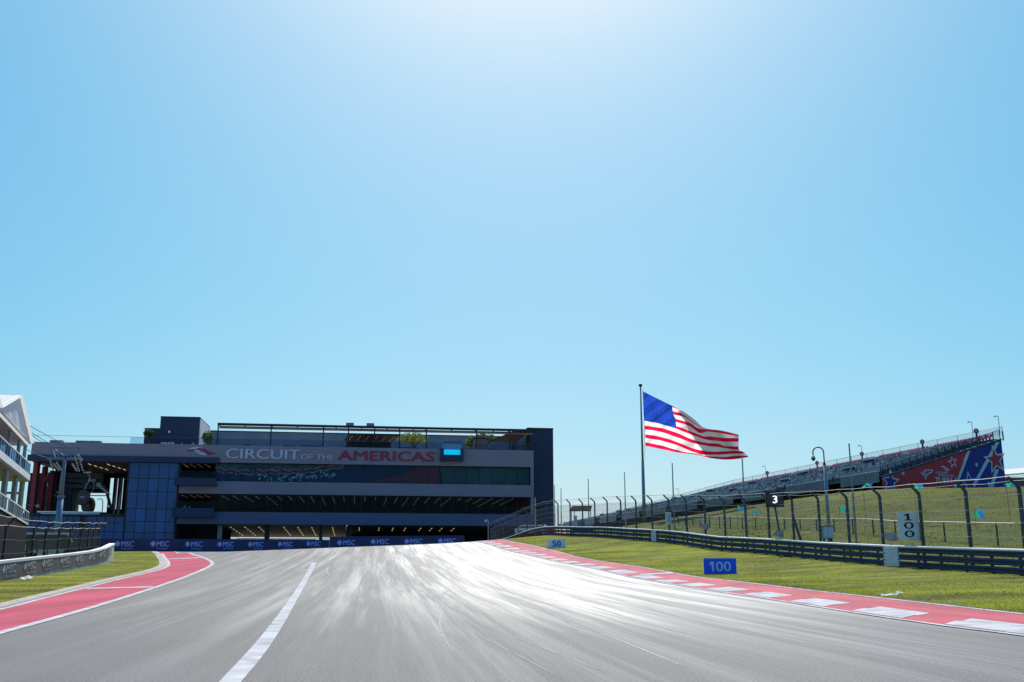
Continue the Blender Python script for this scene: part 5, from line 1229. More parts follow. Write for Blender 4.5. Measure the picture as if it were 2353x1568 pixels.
for px, py in ((107, 1114), (229, 1115.5)):
    mb = MB(); c = bw(*Z8(px, py)); mb.tube([c-bv*.6, c+bv*3], .42, 16); mb.build('drum', M['mech'], mc); mb = MB(); mb.tube([c-bv*.66, c-bv*.6], .44, 16); mb.build('drum_end', M['drum'], mc)
for px, py in ((112, 1168), (118, 1165)): mb = MB(); mb.ball(bw(*Z8(px, py)), .9, 8, 6, (1, .7, 1.1)); mb.build('motor_cover', M['mech'], mc)
mb = MB(); c = bw(*Z8(197, 1112)); mb.tube([c-bv*.2, c+bv*.2], .6, 16); mb.build('wheel', M['mech'], mc)
# gondola cabins
M['cabin'] = mat('dark_red_cabin', (.06, .007, .012), .3, .1, var=.1); M['cabglass'] = mat('dark_cabin_window', (.015, .016, .02), .1, var=.1)
def cabin(px0, px1, py0, py1, v, lab):
    a, z1 = B(px0, py0, v); b, z0 = B(px1, py1, v); uc, w_, h_ = (a+b)/2, (b-a)/2, z1-z0
    g_ = thing('gondola_cabin', bw(uc, v, z0), lab, 'gondola cabin', 'red gondola cabins in the station')
    prof = [(-.72, 0), (.72, 0), (.95, .22), (1.0, .5), (.86, .8), (.55, 1), (-.55, 1), (-.86, .8), (-1.0, .5), (-.95, .22)]
    f = lambda p, q, t_: bw(uc+p*w_, v+t_, z0+q*h_)
    mb = MB(); mb.prism(prof, f, -.9, 1.1); mb.build('body', M['cabin'], g_)
    mb = MB(); mb.prism([(-.8, .34), (.8, .34), (.84, .5), (.72, .74), (-.72, .74), (-.84, .5)], f, -.95, -.9); mb.build('window', M['cabglass'], g_)
    mb = MB(); mb.prism([(-.42, .44), (.48, .47), (.42, .54), (-.38, .52)], f, -.97, -.95); mb.build('cabin_glint_lettering', M['drum'], g_)  # pale stripe: window glint and lettering painted as one
    mb = MB(); mb.prism([(-.6, -.05), (.6, -.05), (.6, 0), (-.6, 0)], f, -.7, .9); mb.build('floor_skirt', M['black'], g_)
    c = bw(uc, v, z0+h_); mb = MB(); mb.tube([c, c+bu*.25+Vector((0,0,.9)), c+bu*.75+Vector((0,0,1.7)), c+bu*.65+Vector((0,0,2.7)), c+bu*.1+Vector((0,0,3.1))], .07, 8); mb.build('hanger_arm', M['polel'], g_, True)
    mb = MB(); mb.bar(c+bu*-.4+Vector((0,0,3.12)), c+bu*.9+Vector((0,0,3.18)), .22); mb.build('grip', M['polel'], g_)
cabin(181.5, 202.5, 1127, 1159.5, 2.5, 'left dark red gondola cabin hanging in the station opening')
cabin(191, 214.5, 1144, 1175, 7.5, 'right dark red gondola cabin, lower and behind the other one')
# a street lamp far behind, seen through the opening
sl_ = bw(B(237, 1150, 60)[0], 60, GZ); t = thing('street_lamp', sl_, 'thin curved street lamp seen through the station opening', 'street lamp'); zt = B(235, 1146.5, 60)[1]; ur = B(222, 1147, 60)[0]-B(235, 1147, 60)[0]
mb = MB(); mb.tube([sl_, (sl_.x, sl_.y, zt-1.2), Vector((sl_.x, sl_.y, zt-.3))+bu*ur*.12, Vector((sl_.x, sl_.y, zt))+bu*ur*.35, Vector((sl_.x, sl_.y, zt-.05))+bu*ur*.8], .13, 6); mb.build('mast', M['greypl'], t)
mb = MB(); mb.bar(Vector((sl_.x, sl_.y, zt-.06))+bu*ur*.7, Vector((sl_.x, sl_.y, zt-.15))+bu*ur*1.05, .3, .15); mb.build('lamp_head', M['greypl'], t)
# --- terrace plants
def leaf_cloud(mb, c, rx, ry, rz, n, size, rg, shape=1):
    for _ in range(n):
        while True:
            p = Vector((rg.uniform(-1,1), rg.uniform(-1,1), rg.uniform(-1,1)))
            if .25 < p.length < 1: break
        q = Vector((c[0]+p.x*rx, c[1]+p.y*ry, c[2]+p.z*rz)); d = Vector((rg.gauss(0,1), rg.gauss(0,1), rg.gauss(0,1))).normalized(); e = d.cross(Vector((rg.gauss(0,1), rg.gauss(0,1), rg.gauss(0,1)))).normalized(); s_ = size*rg.uniform(.6, 1.4)
        mb.add([q-d*s_, q+e*s_*.35, q+d*s_, q-e*s_*.35], [(0,1,2,3)])
def leafmat(nm, c): return mat_cloth(nm, c, .45, .7, .35)
M['leafy'] = leafmat('yellow_green_leaf', (.20, .21, .035)); M['leafg'] = leafmat('green_leaf', (.07, .11, .03)); M['bark'] = mat('bark', (.10, .075, .05), .9, var=.3, scale=5)
def terrace_tree(px0, px1, py0, py1, v, m, lab, cat, nm, n=420, spread=True):
    rg = random.Random(int(px0)); a, z1 = B(px0, py0, v); b, _ = B(px1, py0, v); zb_ = ZT-1.0; uc = (a+b)/2; w_ = (b-a)/2; cz = z1-(z1-B(px0, py1, v)[1])*.5; hz = (z1-B(px0, py1, v)[1])*.5
    t = thing(nm, bw(uc, v, zb_), lab, cat, 'terrace plants'); c = bw(uc, v, cz)
    mb = MB()
    for k in range(9 if spread else 3):
        e = bw(uc+rg.uniform(-.85,.85)*w_, v+rg.uniform(-.6,.6)*w_*.6, cz+rg.uniform(-.2,.9)*hz); s_ = bw(uc+rg.uniform(-.1,.1), v, zb_); m_ = bw(uc+rg.uniform(-.2,.2)*w_, v, zb_+(cz-zb_)*.55); mb.tube([s_, m_, e], [.09,.06,.02], 5)
    mb.build('trunk', M['bark'], t)
    mb = MB(); leaf_cloud(mb, c, w_, w_*.7, hz, n, .30, rg); mb.build('crown', M[m], t)
    wbox('planter', uc-w_*.5, uc+w_*.5, v-.5, v+.5, zb_-.01, zb_+.5, 'frame', t)
terrace_tree(912, 986, 993, 1022, 10, 'leafy', 'yellow green bushy tree on the terrace right of the bar', 'tree', 'terrace_tree', 620)
terrace_tree(1068, 1100, 1000, 1030, 13, 'leafy', 'yellow green tree left of the slatted terrace kiosk', 'tree', 'terrace_tree', 420)
terrace_tree(1088, 1142, 995, 1022, 15, 'leafg', 'green tree rising behind the slatted terrace kiosk', 'tree', 'terrace_tree', 420)
terrace_tree(331, 355, 986, 1008, 6.5, 'leafg', 'leafy shrub against the low wing of the stair tower', 'shrub', 'terrace_shrub', 260)
terrace_tree(465, 493, 989, 1022, 9, 'leafg', 'loose green shrub right of the stair tower', 'shrub', 'terrace_shrub', 300)
terrace_tree(1207, 1218, 998, 1026, 5, 'leafg', 'slim upright shrub in front of the navy end block', 'shrub', 'terrace_shrub', 120, False)

# ------------------------------------------------------------------ MSC barriers beyond the crest
M['mscblue'] = mat('navy_banner', (.014, .020, .095), .6, var=.08); M['mscink'] = mat('periwinkle_print', (.30, .38, .85), .6, var=.06)
def sunicon(mb, f, a, b, R_, d0):
    mb.prism([(a+R_*.52*math.cos(x_), b+R_*.52*math.sin(x_)) for x_ in np.linspace(0, 2*math.pi, 15)[:-1]], f, d0, d0+.01)
    for k in range(12):
        x_ = k*math.pi/6; l = R_ if k % 3 == 0 else R_*.82
        p = (math.cos(x_), math.sin(x_)); q = (-p[1], p[0]); mb.prism([(a+p[0]*R_*.5+q[0]*R_*.11, b+p[1]*R_*.5+q[1]*R_*.11), (a+p[0]*l, b+p[1]*l), (a+p[0]*R_*.5-q[0]*R_*.11, b+p[1]*R_*.5-q[1]*R_*.11)], f, d0, d0+.01)
def msc(parent, f, a, b, h, m='mscink', bg=None, wf=1.0, sub=True, d0=.004):
    """sun emblem, the letters MSC and the small word below, anchored at a (emblem centre), b (letter base)"""
    mb = MB(); sunicon(mb, f, a, b+h*.5, h*.72, d0); mb.build('emblem', M[m], parent)
    mb = MB(); x0 = a+h*.78
    letters(mb, 'MSC', lambda p, q, t_: f(x0+p, b+q, d0+t_), h, h*2.45*wf, .03, .008)
    mb.build('lettering', M[m], parent)
    if sub: mb = MB(); letters(mb, 'CRUISES', lambda p, q, t_: f(x0+p, b-h*.55+q, d0+t_), h*.3, h*2.3*wf, .0, .008); mb.build('lettering', M[m], parent)
def barrier(x0, Y0, x1, Y1, yt0, yt1, xs, hpx, lab, subs=True, hgt=1.9):
    a, b = P(x0, yt0, Y0), P(x1, yt1, Y1); g_ = zf(*a.xy); t = thing('banner_barrier', (a.x, a.y, a.z-hgt), lab, 'barrier', 'navy banner barriers before the building')
    d = Vector((b.x-a.x, b.y-a.y, 0)); L_ = d.length; d /= L_; n = Vector((d.y, -d.x, 0)); sl = (b.z-a.z)/L_
    f = lambda p, q, t_: Vector((a.x, a.y, a.z)) + d*p + n*t_ + Vector((0, 0, q+sl*p))
    def s_of(px):
        r = ray(px, 1245)[0]; return (r*a.y-a.x)/(d.x-r*d.y)
    k = max(1, int(L_/8))
    for i in range(k):
        p0, p1 = L_*i/k+.01, L_*(i+1)/k-.01; mb = MB(); mb.prism([(p0, -hgt), (p1, -hgt), (p1, 0), (p0, 0)], f, -.12, 0); mb.build('banner_panel', M['mscblue'], t)
    for i in range(k+1):
        mb = MB(); mb.bar(f(L_*i/k, -hgt-1.5, -.2), f(L_*i/k, -.05, -.2), .12); mb.build('post', M['dark'], t)
    for px, yb, hp in xs:
        s = s_of(px); Y = (f(s, 0, 0)).y; h = hp/2410*Y; q = P(px, yb, Y).z - (a.z+sl*s); msc(t, f, s, q, h, sub=subs)
    return t
barrier(212, 136, 757, 163, 1237.5, 1241, [(270.5,1256,12.2),(352,1256,12.2),(431.6,1256.5,11.8),(505,1256.5,11.5),(575,1256.5,11),(643.5,1256,10.8),(709,1255,10.6)], 12, 'long navy banner barrier with pale emblems across the end of the track')
barrier(759, 158, 1067, 164, 1233.5, 1230.5, [(780.5,1253,11.5),(857.6,1251,11.5),(934.7,1250,11.5),(1012,1249,11.5)], 11, 'navy banner barrier at the right, half hidden by the crest', True)

# ------------------------------------------------------------------ left verge: concrete wall with faded banner
wl_px = [(-70,53-7),(0,51),(60,54.5),(120,59),(175,64),(215,69),(240,72),(256,74.5),(263,78)]
wl = np.array([tuple(at(px, Y)) for px, Y in wl_px]); wl = resample(smoothline(wl, 3), .5)
def wz(p):   # bottom and top of the wall as seen
    px = p[0]/p[1]*2348+CX; yb = np.interp(px, [-70,0,60,120,175,215,240,256,263], [1353,1339,1326,1314,1304,1297,1289.5,1283.5,1280]); yt = np.interp(px, [-70,0,60,120,175,215,240,256,263], [1302,1290.5,1284,1277.5,1271.5,1266,1259,1250.5,1246.5])
    return P(px, yb, p[1]).z, P(px, yt, p[1]).z
M['conc'] = mat('pale_concrete_wall', (.40, .39, .38), .85, var=.2, scale=1.5, bump=.2); M['faded'] = mat('faded_brown_banner', (.15, .11, .11), .7, var=.25, scale=1.4); M['fink'] = mat('faded_pale_print', (.42, .40, .42), .7, var=.3, scale=4); M['capw'] = mat('white_wall_cap', (.74, .74, .76), .6, var=.08)
wall = thing('track_wall', (float(wl[0,0]), float(wl[0,1]), wz(wl[0])[0]), 'low curving concrete wall with faded dark banner on the left verge', 'wall')
wn = side(wl, -1)-wl
seg = 8
for i in range(0, len(wl)-1, seg):
    j = min(i+seg, len(wl)-1); mb = MB(); mc_ = MB(); mf = MB()
    for k in range(i, j):
        p, q = wl[k], wl[k+1]; (a0, a1), (b0, b1) = wz(p), wz(q); n0, n1 = wn[k], wn[k+1]
        P3 = lambda c, n, t_, z: (c[0]+n[0]*t_, c[1]+n[1]*t_, z)
        mb.add([P3(p,n0,0,a0-.4),P3(q,n1,0,b0-.4),P3(q,n1,0,b1),P3(p,n0,0,a1),P3(p,n0,-.35,a0-.4),P3(q,n1,-.35,b0-.4),P3(q,n1,-.35,b1),P3(p,n0,-.35,a1)], [(0,1,2,3),(7,6,5,4),(3,2,6,7)])
        mc_.add([P3(p,n0,.04,a1-.10),P3(q,n1,.04,b1-.10),P3(q,n1,.04,b1+.03),P3(p,n0,.04,a1+.03),P3(p,n0,-.38,a1+.03),P3(q,n1,-.38,b1+.03)], [(0,1,2,3),(3,2,5,4)])
        px = p[0]/p[1]*2348+CX
        mf.add([P3(p,n0,.02,a0+.06),P3(q,n1,.02,b0+.06),P3(q,n1,.02,b1-.11),P3(p,n0,.02,a1-.11)], [(0,1,2,3)])
    mb.build('wall_block', M['conc'], wall); mc_.build('wall_cap', M['capw'], wall)
    if wl[i][1] < 71.5: mf.build('banner_panel', M['faded'], wall)
wls = np.arange(len(wl))*.5
def wf(p_, q_, t_):
    c = np.array([np.interp(p_, wls, wl[:, k]) for k in (0, 1)]); i = min(len(wl)-2, int(p_/.5)); n = wn[i]; z0, z1 = wz(c)
    return Vector((c[0]+n[0]*(.025+t_), c[1]+n[1]*(.025+t_), z0+q_*(z1-z0)/1.0))
for px in (7, 52, 97, 136, 170, 200.5, 226, 247):
    r = ray(px, 1300)[0]; s = float(wls[np.abs(wl[:, 0]/wl[:, 1]-r).argmin()]); msc(wall, wf, s+.35, .38, .42, 'fink', None, 1.25 if px < 150 else 1.1, px < 180, .002)

# debris fence on the left, following the wall
lfp = resample(side(wl, .9)[4:], .25); lfn = side(lfp, -1)-lfp
fl_ = thing('debris_fence', (float(lfp[0,0]), float(lfp[0,1]), zf(*lfp[0])), 'wire debris fence with sagging top cables behind the left wall', 'fence')
def lft(p, hi): px = p[0]/p[1]*2348+CX; return P(px, np.interp(px, [-70,0,78,234,262], [1180,1188,1199.5,1202,1203] if hi else [1200,1207,1213,1214,1215]), p[1]).z
ids = [int(np.abs(lfp[:, 0]/lfp[:, 1]-ray(px, 1250)[0]).argmin()) for px in (-30, 12, 76, 103, 133, 159, 184, 201, 214, 226)]
for i in ids:
    p, n = lfp[i], lfn[i]; z0 = wz(p)[0]; mb = MB(); mb.bar((*p, z0-.2), (*p, lft(p, 0)), .11, .13); mb.bar((*p, lft(p, 0)-.05), (*(p+n*.45), lft(p, 1)), .09); mb.build('post', M['dark'], fl_)
for kind in ('hi', 'lo', .25, .5, .75):
    pts = []
    for i in ids:
        p, n = lfp[i], lfn[i]; z0, z1 = wz(p)[0], lft(p, 0)
        q = (*(p+n*.45), lft(p, 1)) if kind == 'hi' else (*(p+n*.08), z1 if kind == 'lo' else z0+(z1-z0)*kind)
        if pts: m_ = (Vector(pts[-1])+Vector(q))/2; m_.z -= random.uniform(.03, .08); pts.append(tuple(m_))
        pts.append(q)
    mb = MB(); mb.tube(pts, .017 if kind in ('hi', 'lo') else .006, 4, cap=False); mb.build('cable', M['cable'] if kind in ('hi', 'lo') else M['wire'], fl_)
mb = MB()
for a, b in zip(ids[:-1], ids[1:]):
    p, q = lfp[a], lfp[b]; mesh_net(mb, p, q, wz(p)[0], wz(q)[0], .2, min(lft(p,0)-wz(p)[0], lft(q,0)-wz(q)[0]), .10, .0055)
struct(mb.build('wire_mesh', M['dark'], fl_), 'stuff')
c = P(118, 1215, 68); 
# yard behind the wall: dark hoarding, a parked car and rubble
hb = thing('hoarding', (P(150,1260,82).x, 82, zf(P(150,1260,82).x, 82)), 'dark hoarding panels behind the left debris fence', 'hoarding')
M['hoard'] = mat('dark_hoarding', (.06, .065, .075), .8, var=.2, scale=.8); M['hoard2'] = mat('grey_hoarding', (.12, .115, .115), .8, var=.2, scale=.8)
for i in range(7):
    x0, x1 = 62+i*24, 62+i*24+23.4; a, b = P(x0, 1235, 80+i*.6), P(x1, 1235, 80.6+i*.6); z1 = P(x0, 1236 if 1 <= i <= 2 else 1244, 80).z; z0 = P(x0, 1262, 80).z if i < 4 else zf(a.x, a.y)-.5
    mb = MB(); mb.add([(a.x,a.y,z0),(b.x,b.y,z0),(b.x,b.y,z1),(a.x,a.y,z1),(a.x,a.y+.08,z0),(b.x,b.y+.08,z0),(b.x,b.y+.08,z1),(a.x,a.y+.08,z1)], [(0,1,2,3),(7,6,5,4),(2,6,7,3),(0,3,7,4),(1,5,6,2)]); mb.build('hoarding_panel', M['hoard2' if 1 <= i <= 2 else 'hoard'], hb)
    mb = MB(); mb.bar((a.x, a.y+.15, zf(a.x, a.y)-.2), (a.x, a.y+.15, z1), .1); mb.build('post', M['dark'], hb)

# white tent-roofed hospitality stand at the left edge
F1 = Vector((P(67, 1100, 80).x, 80, 0)); fd = Vector((-.358, 1, 0)).normalized(); fs = Vector((-fd.y, fd.x, 0))   # fd runs away from us along the front, fs points away from the track
def H(t_, s_, z): q = F1 - fd*t_ + fs*s_; return Vector((q.x, q.y, z))
def hz(px, py, t_=0):  # height seen at distance t_ along the front
    q = F1-fd*t_; return P(px, py, q.y).z
def tpos(px, py=1100):          # distance along the front at which a pixel column meets it
    r = ray(px, py)[0]; return (F1.x-r*F1.y)/(fd.x-r*fd.y)
ht = thing('hospitality_stand', H(6, 5, zf(*H(6,5,0).xy)), 'white tented two storey hospitality stand at the left edge', 'hospitality stand')
M['tentg'] = mat_cloth('translucent_gable_fabric', (.62, .64, .74), .38, .7, .06); M['soffitw'] = mat('pale_tent_lining', (.34, .33, .35), .8, var=.06)
TL_, WD = 26.0, 12.0
ze = hz(68.4, 1025.5); za = hz(42.5, 909, 0)
ze_r = ze; ridge = za
def along(px, py, s_):   # point seen at a pixel on the vertical plane s_ metres behind the front plane
    o = F1+fs*s_; r = ray(px, py); k = (o.x*fs.x+o.y*fs.y)/(r[0]*fs.x+fs.y); return Vector((r[0]*k, k, EYE+r[1]*k))
# bays with their gables towards the track: ridge at right angles to the front
tb = tpos(-6, 941); ap = along(42.5, 909.5, 0); tA = (F1.x-ap.x)*fd.x+(F1.y-ap.y)*fd.y; WD = 12.0; TL_ = tb*3; M['tentw2'] = M['tentw']
t0b = tpos(68.4, 1025.5); tb -= t0b; tA -= t0b; TL_ = t0b+tb*3
for k in range(3):
    E0, E1, A = H(t0b+k*tb, 0, ze), H(t0b+(k+1)*tb, 0, ze), H(t0b+k*tb+tA, 0, ap.z); bk = fs*WD
    mb = MB(); n = 10; out_ = []
    for i in range(n+1):     # curtain hung from the gable, folded a little
        u = i/n; lo_ = E0.lerp(E1, u); t_ = tb*u; h = (A.z-ze)*(1-abs((t_-tA)/(tA if t_ < tA else tb-tA))); out_.append((lo_+fs*(.10*math.sin(i*2.4)), lo_+Vector((0,0,max(.02,h)))))
    for i in range(n): mb.add([out_[i][0], out_[i+1][0], out_[i+1][1], out_[i][1]], [(0,1,2,3)])
    mb.build('gable_fabric', M['tentg'], ht)
    mb = MB(); mb.add([E0-fs*.3, A-fs*.3, A+bk, E0+bk], [(0,1,2,3)]); mb.add([A-fs*.3, E1-fs*.3, E1+bk, A+bk], [(0,1,2,3)]); mb.build('roof', M['tentw'], ht)
    mb = MB(); mb.tube([E0, A], .06, 6); mb.tube([A, E1], .08, 6); mb.tube([E0, E1], .09, 8); mb.build('eave_tube', M['tentw'], ht)
mb = MB(); mb.add([H(t0b+.1,.1,ze-.25), H(TL_,.1,ze-.25), H(TL_,WD,ze-.25), H(t0b+.1,WD,ze-.25)], [(0,3,2,1)]); mb.build('lining', M['soffitw'], ht)
z2t, z2b = hz(69, 1092), hz(69, 1108); z2g = hz(69, 1068)
mb = MB(); q = [H(0,0,z2b), H(TL_,0,z2b), H(TL_,WD,z2b), H(0,WD,z2b), H(0,0,z2t), H(TL_,0,z2t), H(TL_,WD,z2t), H(0,WD,z2t)]; mb.add(q, [(0,3,2,1),(4,5,6,7),(0,1,5,4),(1,2,6,5),(2,3,7,6),(3,0,4,7)]); mb.build('upper_deck', M['soffitw'], ht)
mb = MB(); mb.add([H(-.05,-.06,z2b+.1), H(TL_,-.06,z2b+.1), H(TL_,-.06,z2t+.02), H(-.05,-.06,z2t+.02)], [(0,1,2,3)]); mb.build('deck_edge', M['panelw'], ht)
M['glassp'] = mat_glass('pale_blue_rail_glass', (.55, .72, .92), .75, .05)
for k in range(16):
    t0, t1 = k*1.15+.03, (k+1)*1.15-.03; mb = MB(); mb.add([H(t0,.02,z2t), H(t1,.02,z2t), H(t1,.02,z2g), H(t0,.02,z2g), H(t0,.06,z2t), H(t1,.06,z2t), H(t1,.06,z2g), H(t0,.06,z2g)], [(0,1,2,3),(7,6,5,4),(2,6,7,3)]); mb.build('rail_glass', M['glassp'], ht)
    mb = MB(); mb.bar(H(t0-.03,.03,z2t), H(t0-.03,.03,z2g+.03), .05); mb.build('rail_post', M['polel'], ht)
mb = MB(); mb.bar(H(0,.03,z2g+.04), H(TL_,.03,z2g+.04), .08); mb.build('hand_rail', M['capw'], ht)
for t_ in (t0b+.15, 6.0, 11.5): 
    for s_ in (.3, 6): mb = MB(); mb.bar(H(t_,s_,z2t), H(t_,s_,ze-.2), .2); mb.build('post', M['greypl'], ht)
for t_ in (.5, 5.0, 10.5):
    for s_ in (.4, 6): mb = MB(); q = H(t_,s_,0); mb.bar((q.x,q.y,zf(q.x,q.y)-.3), H(t_,s_,z2b), .30); mb.build('post', M['greypl'], ht)
mb = MB(); mb.bar(H(0,.5,z2b-.9), H(0,10,z2b-.9), .18); mb.build('cross_beam', M['greypl'], ht)
# stair with railing coming down towards us behind the fence
s0_, s1_ = along(-40, 1105, -1.0), along(66, 1178, -1.0)
M['tarp'] = mat('dark_mesh_tarp', (.012, .015, .024), .95, var=.2, spec=.1)
st = thing('stair_ramp', (s1_.x, s1_.y, zf(s1_.x, s1_.y)), 'stair flight with pale barred railing over dark cladding, left edge', 'stair')
up = Vector((0,0,1)); rh = s1_.z-along(66, 1206, -1.0).z
mb = MB(); mb.bar(s0_, s1_, .07); mb.bar(s0_-up*rh, s1_-up*rh, .10); mb.build('hand_rail', M['capw'], st)
for k in range(19): q = s0_.lerp(s1_, k/18); mb = MB(); mb.bar(q-up*rh, q, .05 if k % 3 else .08); mb.build('baluster', M['polel'], st)
mb = MB(); gA, gB = zf(s0_.x, s0_.y)-.3, zf(s1_.x, s1_.y)-.3
mb.add([(s0_.x,s0_.y,gA),(s1_.x,s1_.y,gB),tuple(s1_-up*(rh+.05)),tuple(s0_-up*(rh+.05)),(s0_.x-1.6,s0_.y,gA),(s1_.x-1.6,s1_.y,gB),tuple(s1_-up*(rh+.05)-Vector((1.6,0,0))),tuple(s0_-up*(rh+.05)-Vector((1.6,0,0)))], [(0,1,2,3),(7,6,5,4),(1,5,6,2),(2,6,7,3)]); mb.build('cladding', M['tarp'], st)

# cable car tower
YT = 122.0; tp_ = P(148.5, 1057, YT); x = tp_.x; g_ = zf(x, YT)
tw = thing('cable_car_tower', (x, YT, g_), 'grey tubular cable car tower with sheave assemblies before the station', 'cable car tower')
M['tower'] = mat('blue_grey_tower_paint', (.16, .19, .29), .5, .2, var=.12, scale=1.5)
zc = P(145, 1143, YT).z
mb = MB(); mb.tube([(x,YT,g_-.3),(x,YT,zc)], [.40,.33], 16); mb.build('lower_section', M['tower'], tw, True)
mb = MB(); mb.tube([(x,YT,zc-.05),(x,YT,zc+.22)], .42, 16); mb.build('flange', M['tower'], tw)
mb = MB(); mb.tube([(x,YT,zc+.22),(x,YT,tp_.z)], [.30,.20], 16); mb.build('upper_section', M['tower'], tw, True)
T = lambda zx, zy, dy=0: P(85.8+zx*.14068, 1004.9+zy*.14068, YT+dy)
for a, b, w_, nm in (((190,172),(720,178),.16,'top_beam'),((160,345),(440,345),.30,'cross_arm'),((480,350),(700,350),.30,'cross_arm'),((225,180),(290,330),.2,'brace'),((680,185),(610,330),.2,'brace'),((262,185),(440,310),.14,'brace'),((640,200),(470,310),.14,'brace'),((360,240),(540,240),.10,'platform_rail'),((350,190),(350,330),.08,'rail_post'),((432,170),(432,300),.08,'rail_post'),((475,170),(475,300),.08,'rail_post'),((545,175),(545,320),.08,'rail_post')):
    mb = MB(); mb.bar(T(*a), T(*b), w_); mb.build(nm, M['tower'], tw)
    if nm in ('top_beam', 'cross_arm'): mb = MB(); mb.bar(T(*a, 1.2), T(*b, 1.2), w_*.8); mb.build(nm, M['tower'], tw)
for (a, b) in (((210,360),(255,525)),((275,430),(350,525)),((320,410),(385,515)),((575,430),(640,530)),((620,330),(680,535)),((680,290),(740,525)),((660,280),(730,360))):
    A_, B_ = T(*a, -1.2), T(*b, 1.8); mb = MB(); mb.bar(A_, B_, .10, .08); mb.build('sheave_beam', M['tower'], tw)
    for k in range(6):
        c = A_.lerp(B_, k/5); mb = MB(); mb.tube([c+Vector((-.05,0,-.08)), c+Vector((.05,0,-.08))], .12, 10); mb.build('sheave', M['polel'], tw)
for k, (a, b) in enumerate((((-40,268),(190,440)),((-120,-60),(350,165)),((0,5),(540,160)),((590,140),(700,420)))):
    pass
cb = thing('cable_car_rope', T(240, 400), 'thin steel cable car ropes running from tower up to the left', 'rope')
for a, b in (((-170,-120),(350,165)),((-150,-200),(545,150)),((-200,190),(160,335)),((-110,-55),(90,75))):
    A_, B_ = T(*b), T(*a, -40); mb = MB(); mid = A_.lerp(B_, .5)-Vector((0,0,.12)); mb.tube([A_, mid, B_], .03, 5, cap=False); mb.build('rope', M['wire'], cb)
for a in ((250,400), (660,400)):
    A_ = T(*a); q = bw(B(107 if a[0] < 400 else 229, 1114, 8)[0], 6, B(107, 1112, 8)[1]); mb = MB(); mb.tube([A_, A_.lerp(q, .5)-Vector((0,0,.4)), q], .03, 5, cap=False); mb.build('rope', M['wire'], cb)

# things behind the right fence before the building
def vehicle(c, L_, W_, Hh, rz, body, lab, nm, cat):
    """a plain box-bodied van: body, cab glass, wheels, lamps"""
    t = thing(nm, c, lab, cat); ca, sa_ = math.cos(rz), math.sin(rz)
    f = lambda a, b, q: Vector(c)+Vector((a*ca-q*sa_, a*sa_+q*ca, b))
    out_ = [(-L_/2,.35),(L_/2,.35),(L_/2,.95),(L_*.42,1.05),(L_*.30,Hh-.05),(L_*.26,Hh),(-L_*.47,Hh),(-L_/2,Hh-.15)]
    mb = MB(); mb.prism(out_, f, -W_/2, W_/2); mb.build('body', M[body], t)
    for s_ in (-1, 1):
        mb = MB(); mb.prism([(L_*.38,1.08),(L_*.28,Hh-.2),(-L_*.42,Hh-.2),(-L_*.44,1.08)], f, s_*(W_/2+.01), s_*(W_/2+.02)); mb.build('side_window', M['cabglass'], t)
        for a in (-.31, .31):
            mb = MB(); mb.tube([f(a*L_, .34, s_*(W_/2-.12)), f(a*L_, .34, s_*(W_/2+.03))], .34, 14); wh = mb.build('wheel', M['black'], t); mb = MB(); mb.tube([f(a*L_, .34, s_*(W_/2+.03)), f(a*L_, .34, s_*(W_/2+.05))], .19, 12); mb.build('rim', M['greypl'], wh)
        mb = MB(); mb.prism([(L_/2+.01,.65),(L_/2+.03,.65),(L_/2+.03,.85),(L_/2+.01,.85)], f, s_*W_*.28-.18, s_*W_*.28+.18); mb.build('headlight', M['inkw'], t)
    mb = MB(); q = [f(L_*.40,1.1,-W_/2+.12), f(L_*.40,1.1,W_/2-.12), f(L_*.305,Hh-.1,W_/2-.18), f(L_*.305,Hh-.1,-W_/2+.18)]; q = [p+Vector((ca,sa_,0))*.06 for p in q]; mb.add(q, [(0,1,2,3)]); mb.build('windscreen', M['cabglass'], t)
M['vanw'] = mat('white_van_paint', (.75, .75, .76), .3, var=.03, coat=.4)
c = P(1221, 1222, 150); vehicle((c.x, 150, P(1221, 1226, 150).z-.3), 4.6, 1.9, 1.5, 2.9, 'vanw', 'white topped vehicle behind the fence below the navy end wall', 'parked_van', 'van')
c = P(118, 1244, 88); vehicle((c.x, 88, zf(c.x, 88)), 4.9, 1.9, 2.1, .25, 'vanw', 'white car roof showing over the hoarding behind the left fence', 'parked_car', 'car')
Y = 158; c = P(1122, 1215, Y); g_ = zf(c.x, Y); t = thing('path_light', (c.x, Y, g_), 'small grey path light in front of the building right end', 'lamp')
mb = MB(); mb.bar((c.x,Y,g_-.2), (c.x,Y,P(1122,1195,Y).z), .16); mb.build('post', M['greypl'], t); mb = MB(); z = P(1122,1196,Y).z; mb.bar((c.x,Y,z), (c.x-.35,Y-.1,z+.05), .12); mb.ball((c.x-.38,Y-.1,z-.12), .2, 8, 6); mb.build('lamp_head', M['polel'], t)
Y = 142; c = P(1251, 1215, Y); t = thing('marker_post', (c.x, Y, zf(c.x, Y)), 'white marker post behind the far end of the guard rail', 'post')
mb = MB(); mb.bar((c.x,Y,zf(c.x,Y)-.2), (c.x-.2,Y,P(1249.5,1207,Y).z), .16); mb.build('shaft', M['panelw'], t); mb = MB(); mb.bar((c.x-.2,Y,P(1249.5,1208,Y).z), (c.x-.2,Y,P(1249.5,1205,Y).z), .22); mb.build('cap', M['dark'], t)

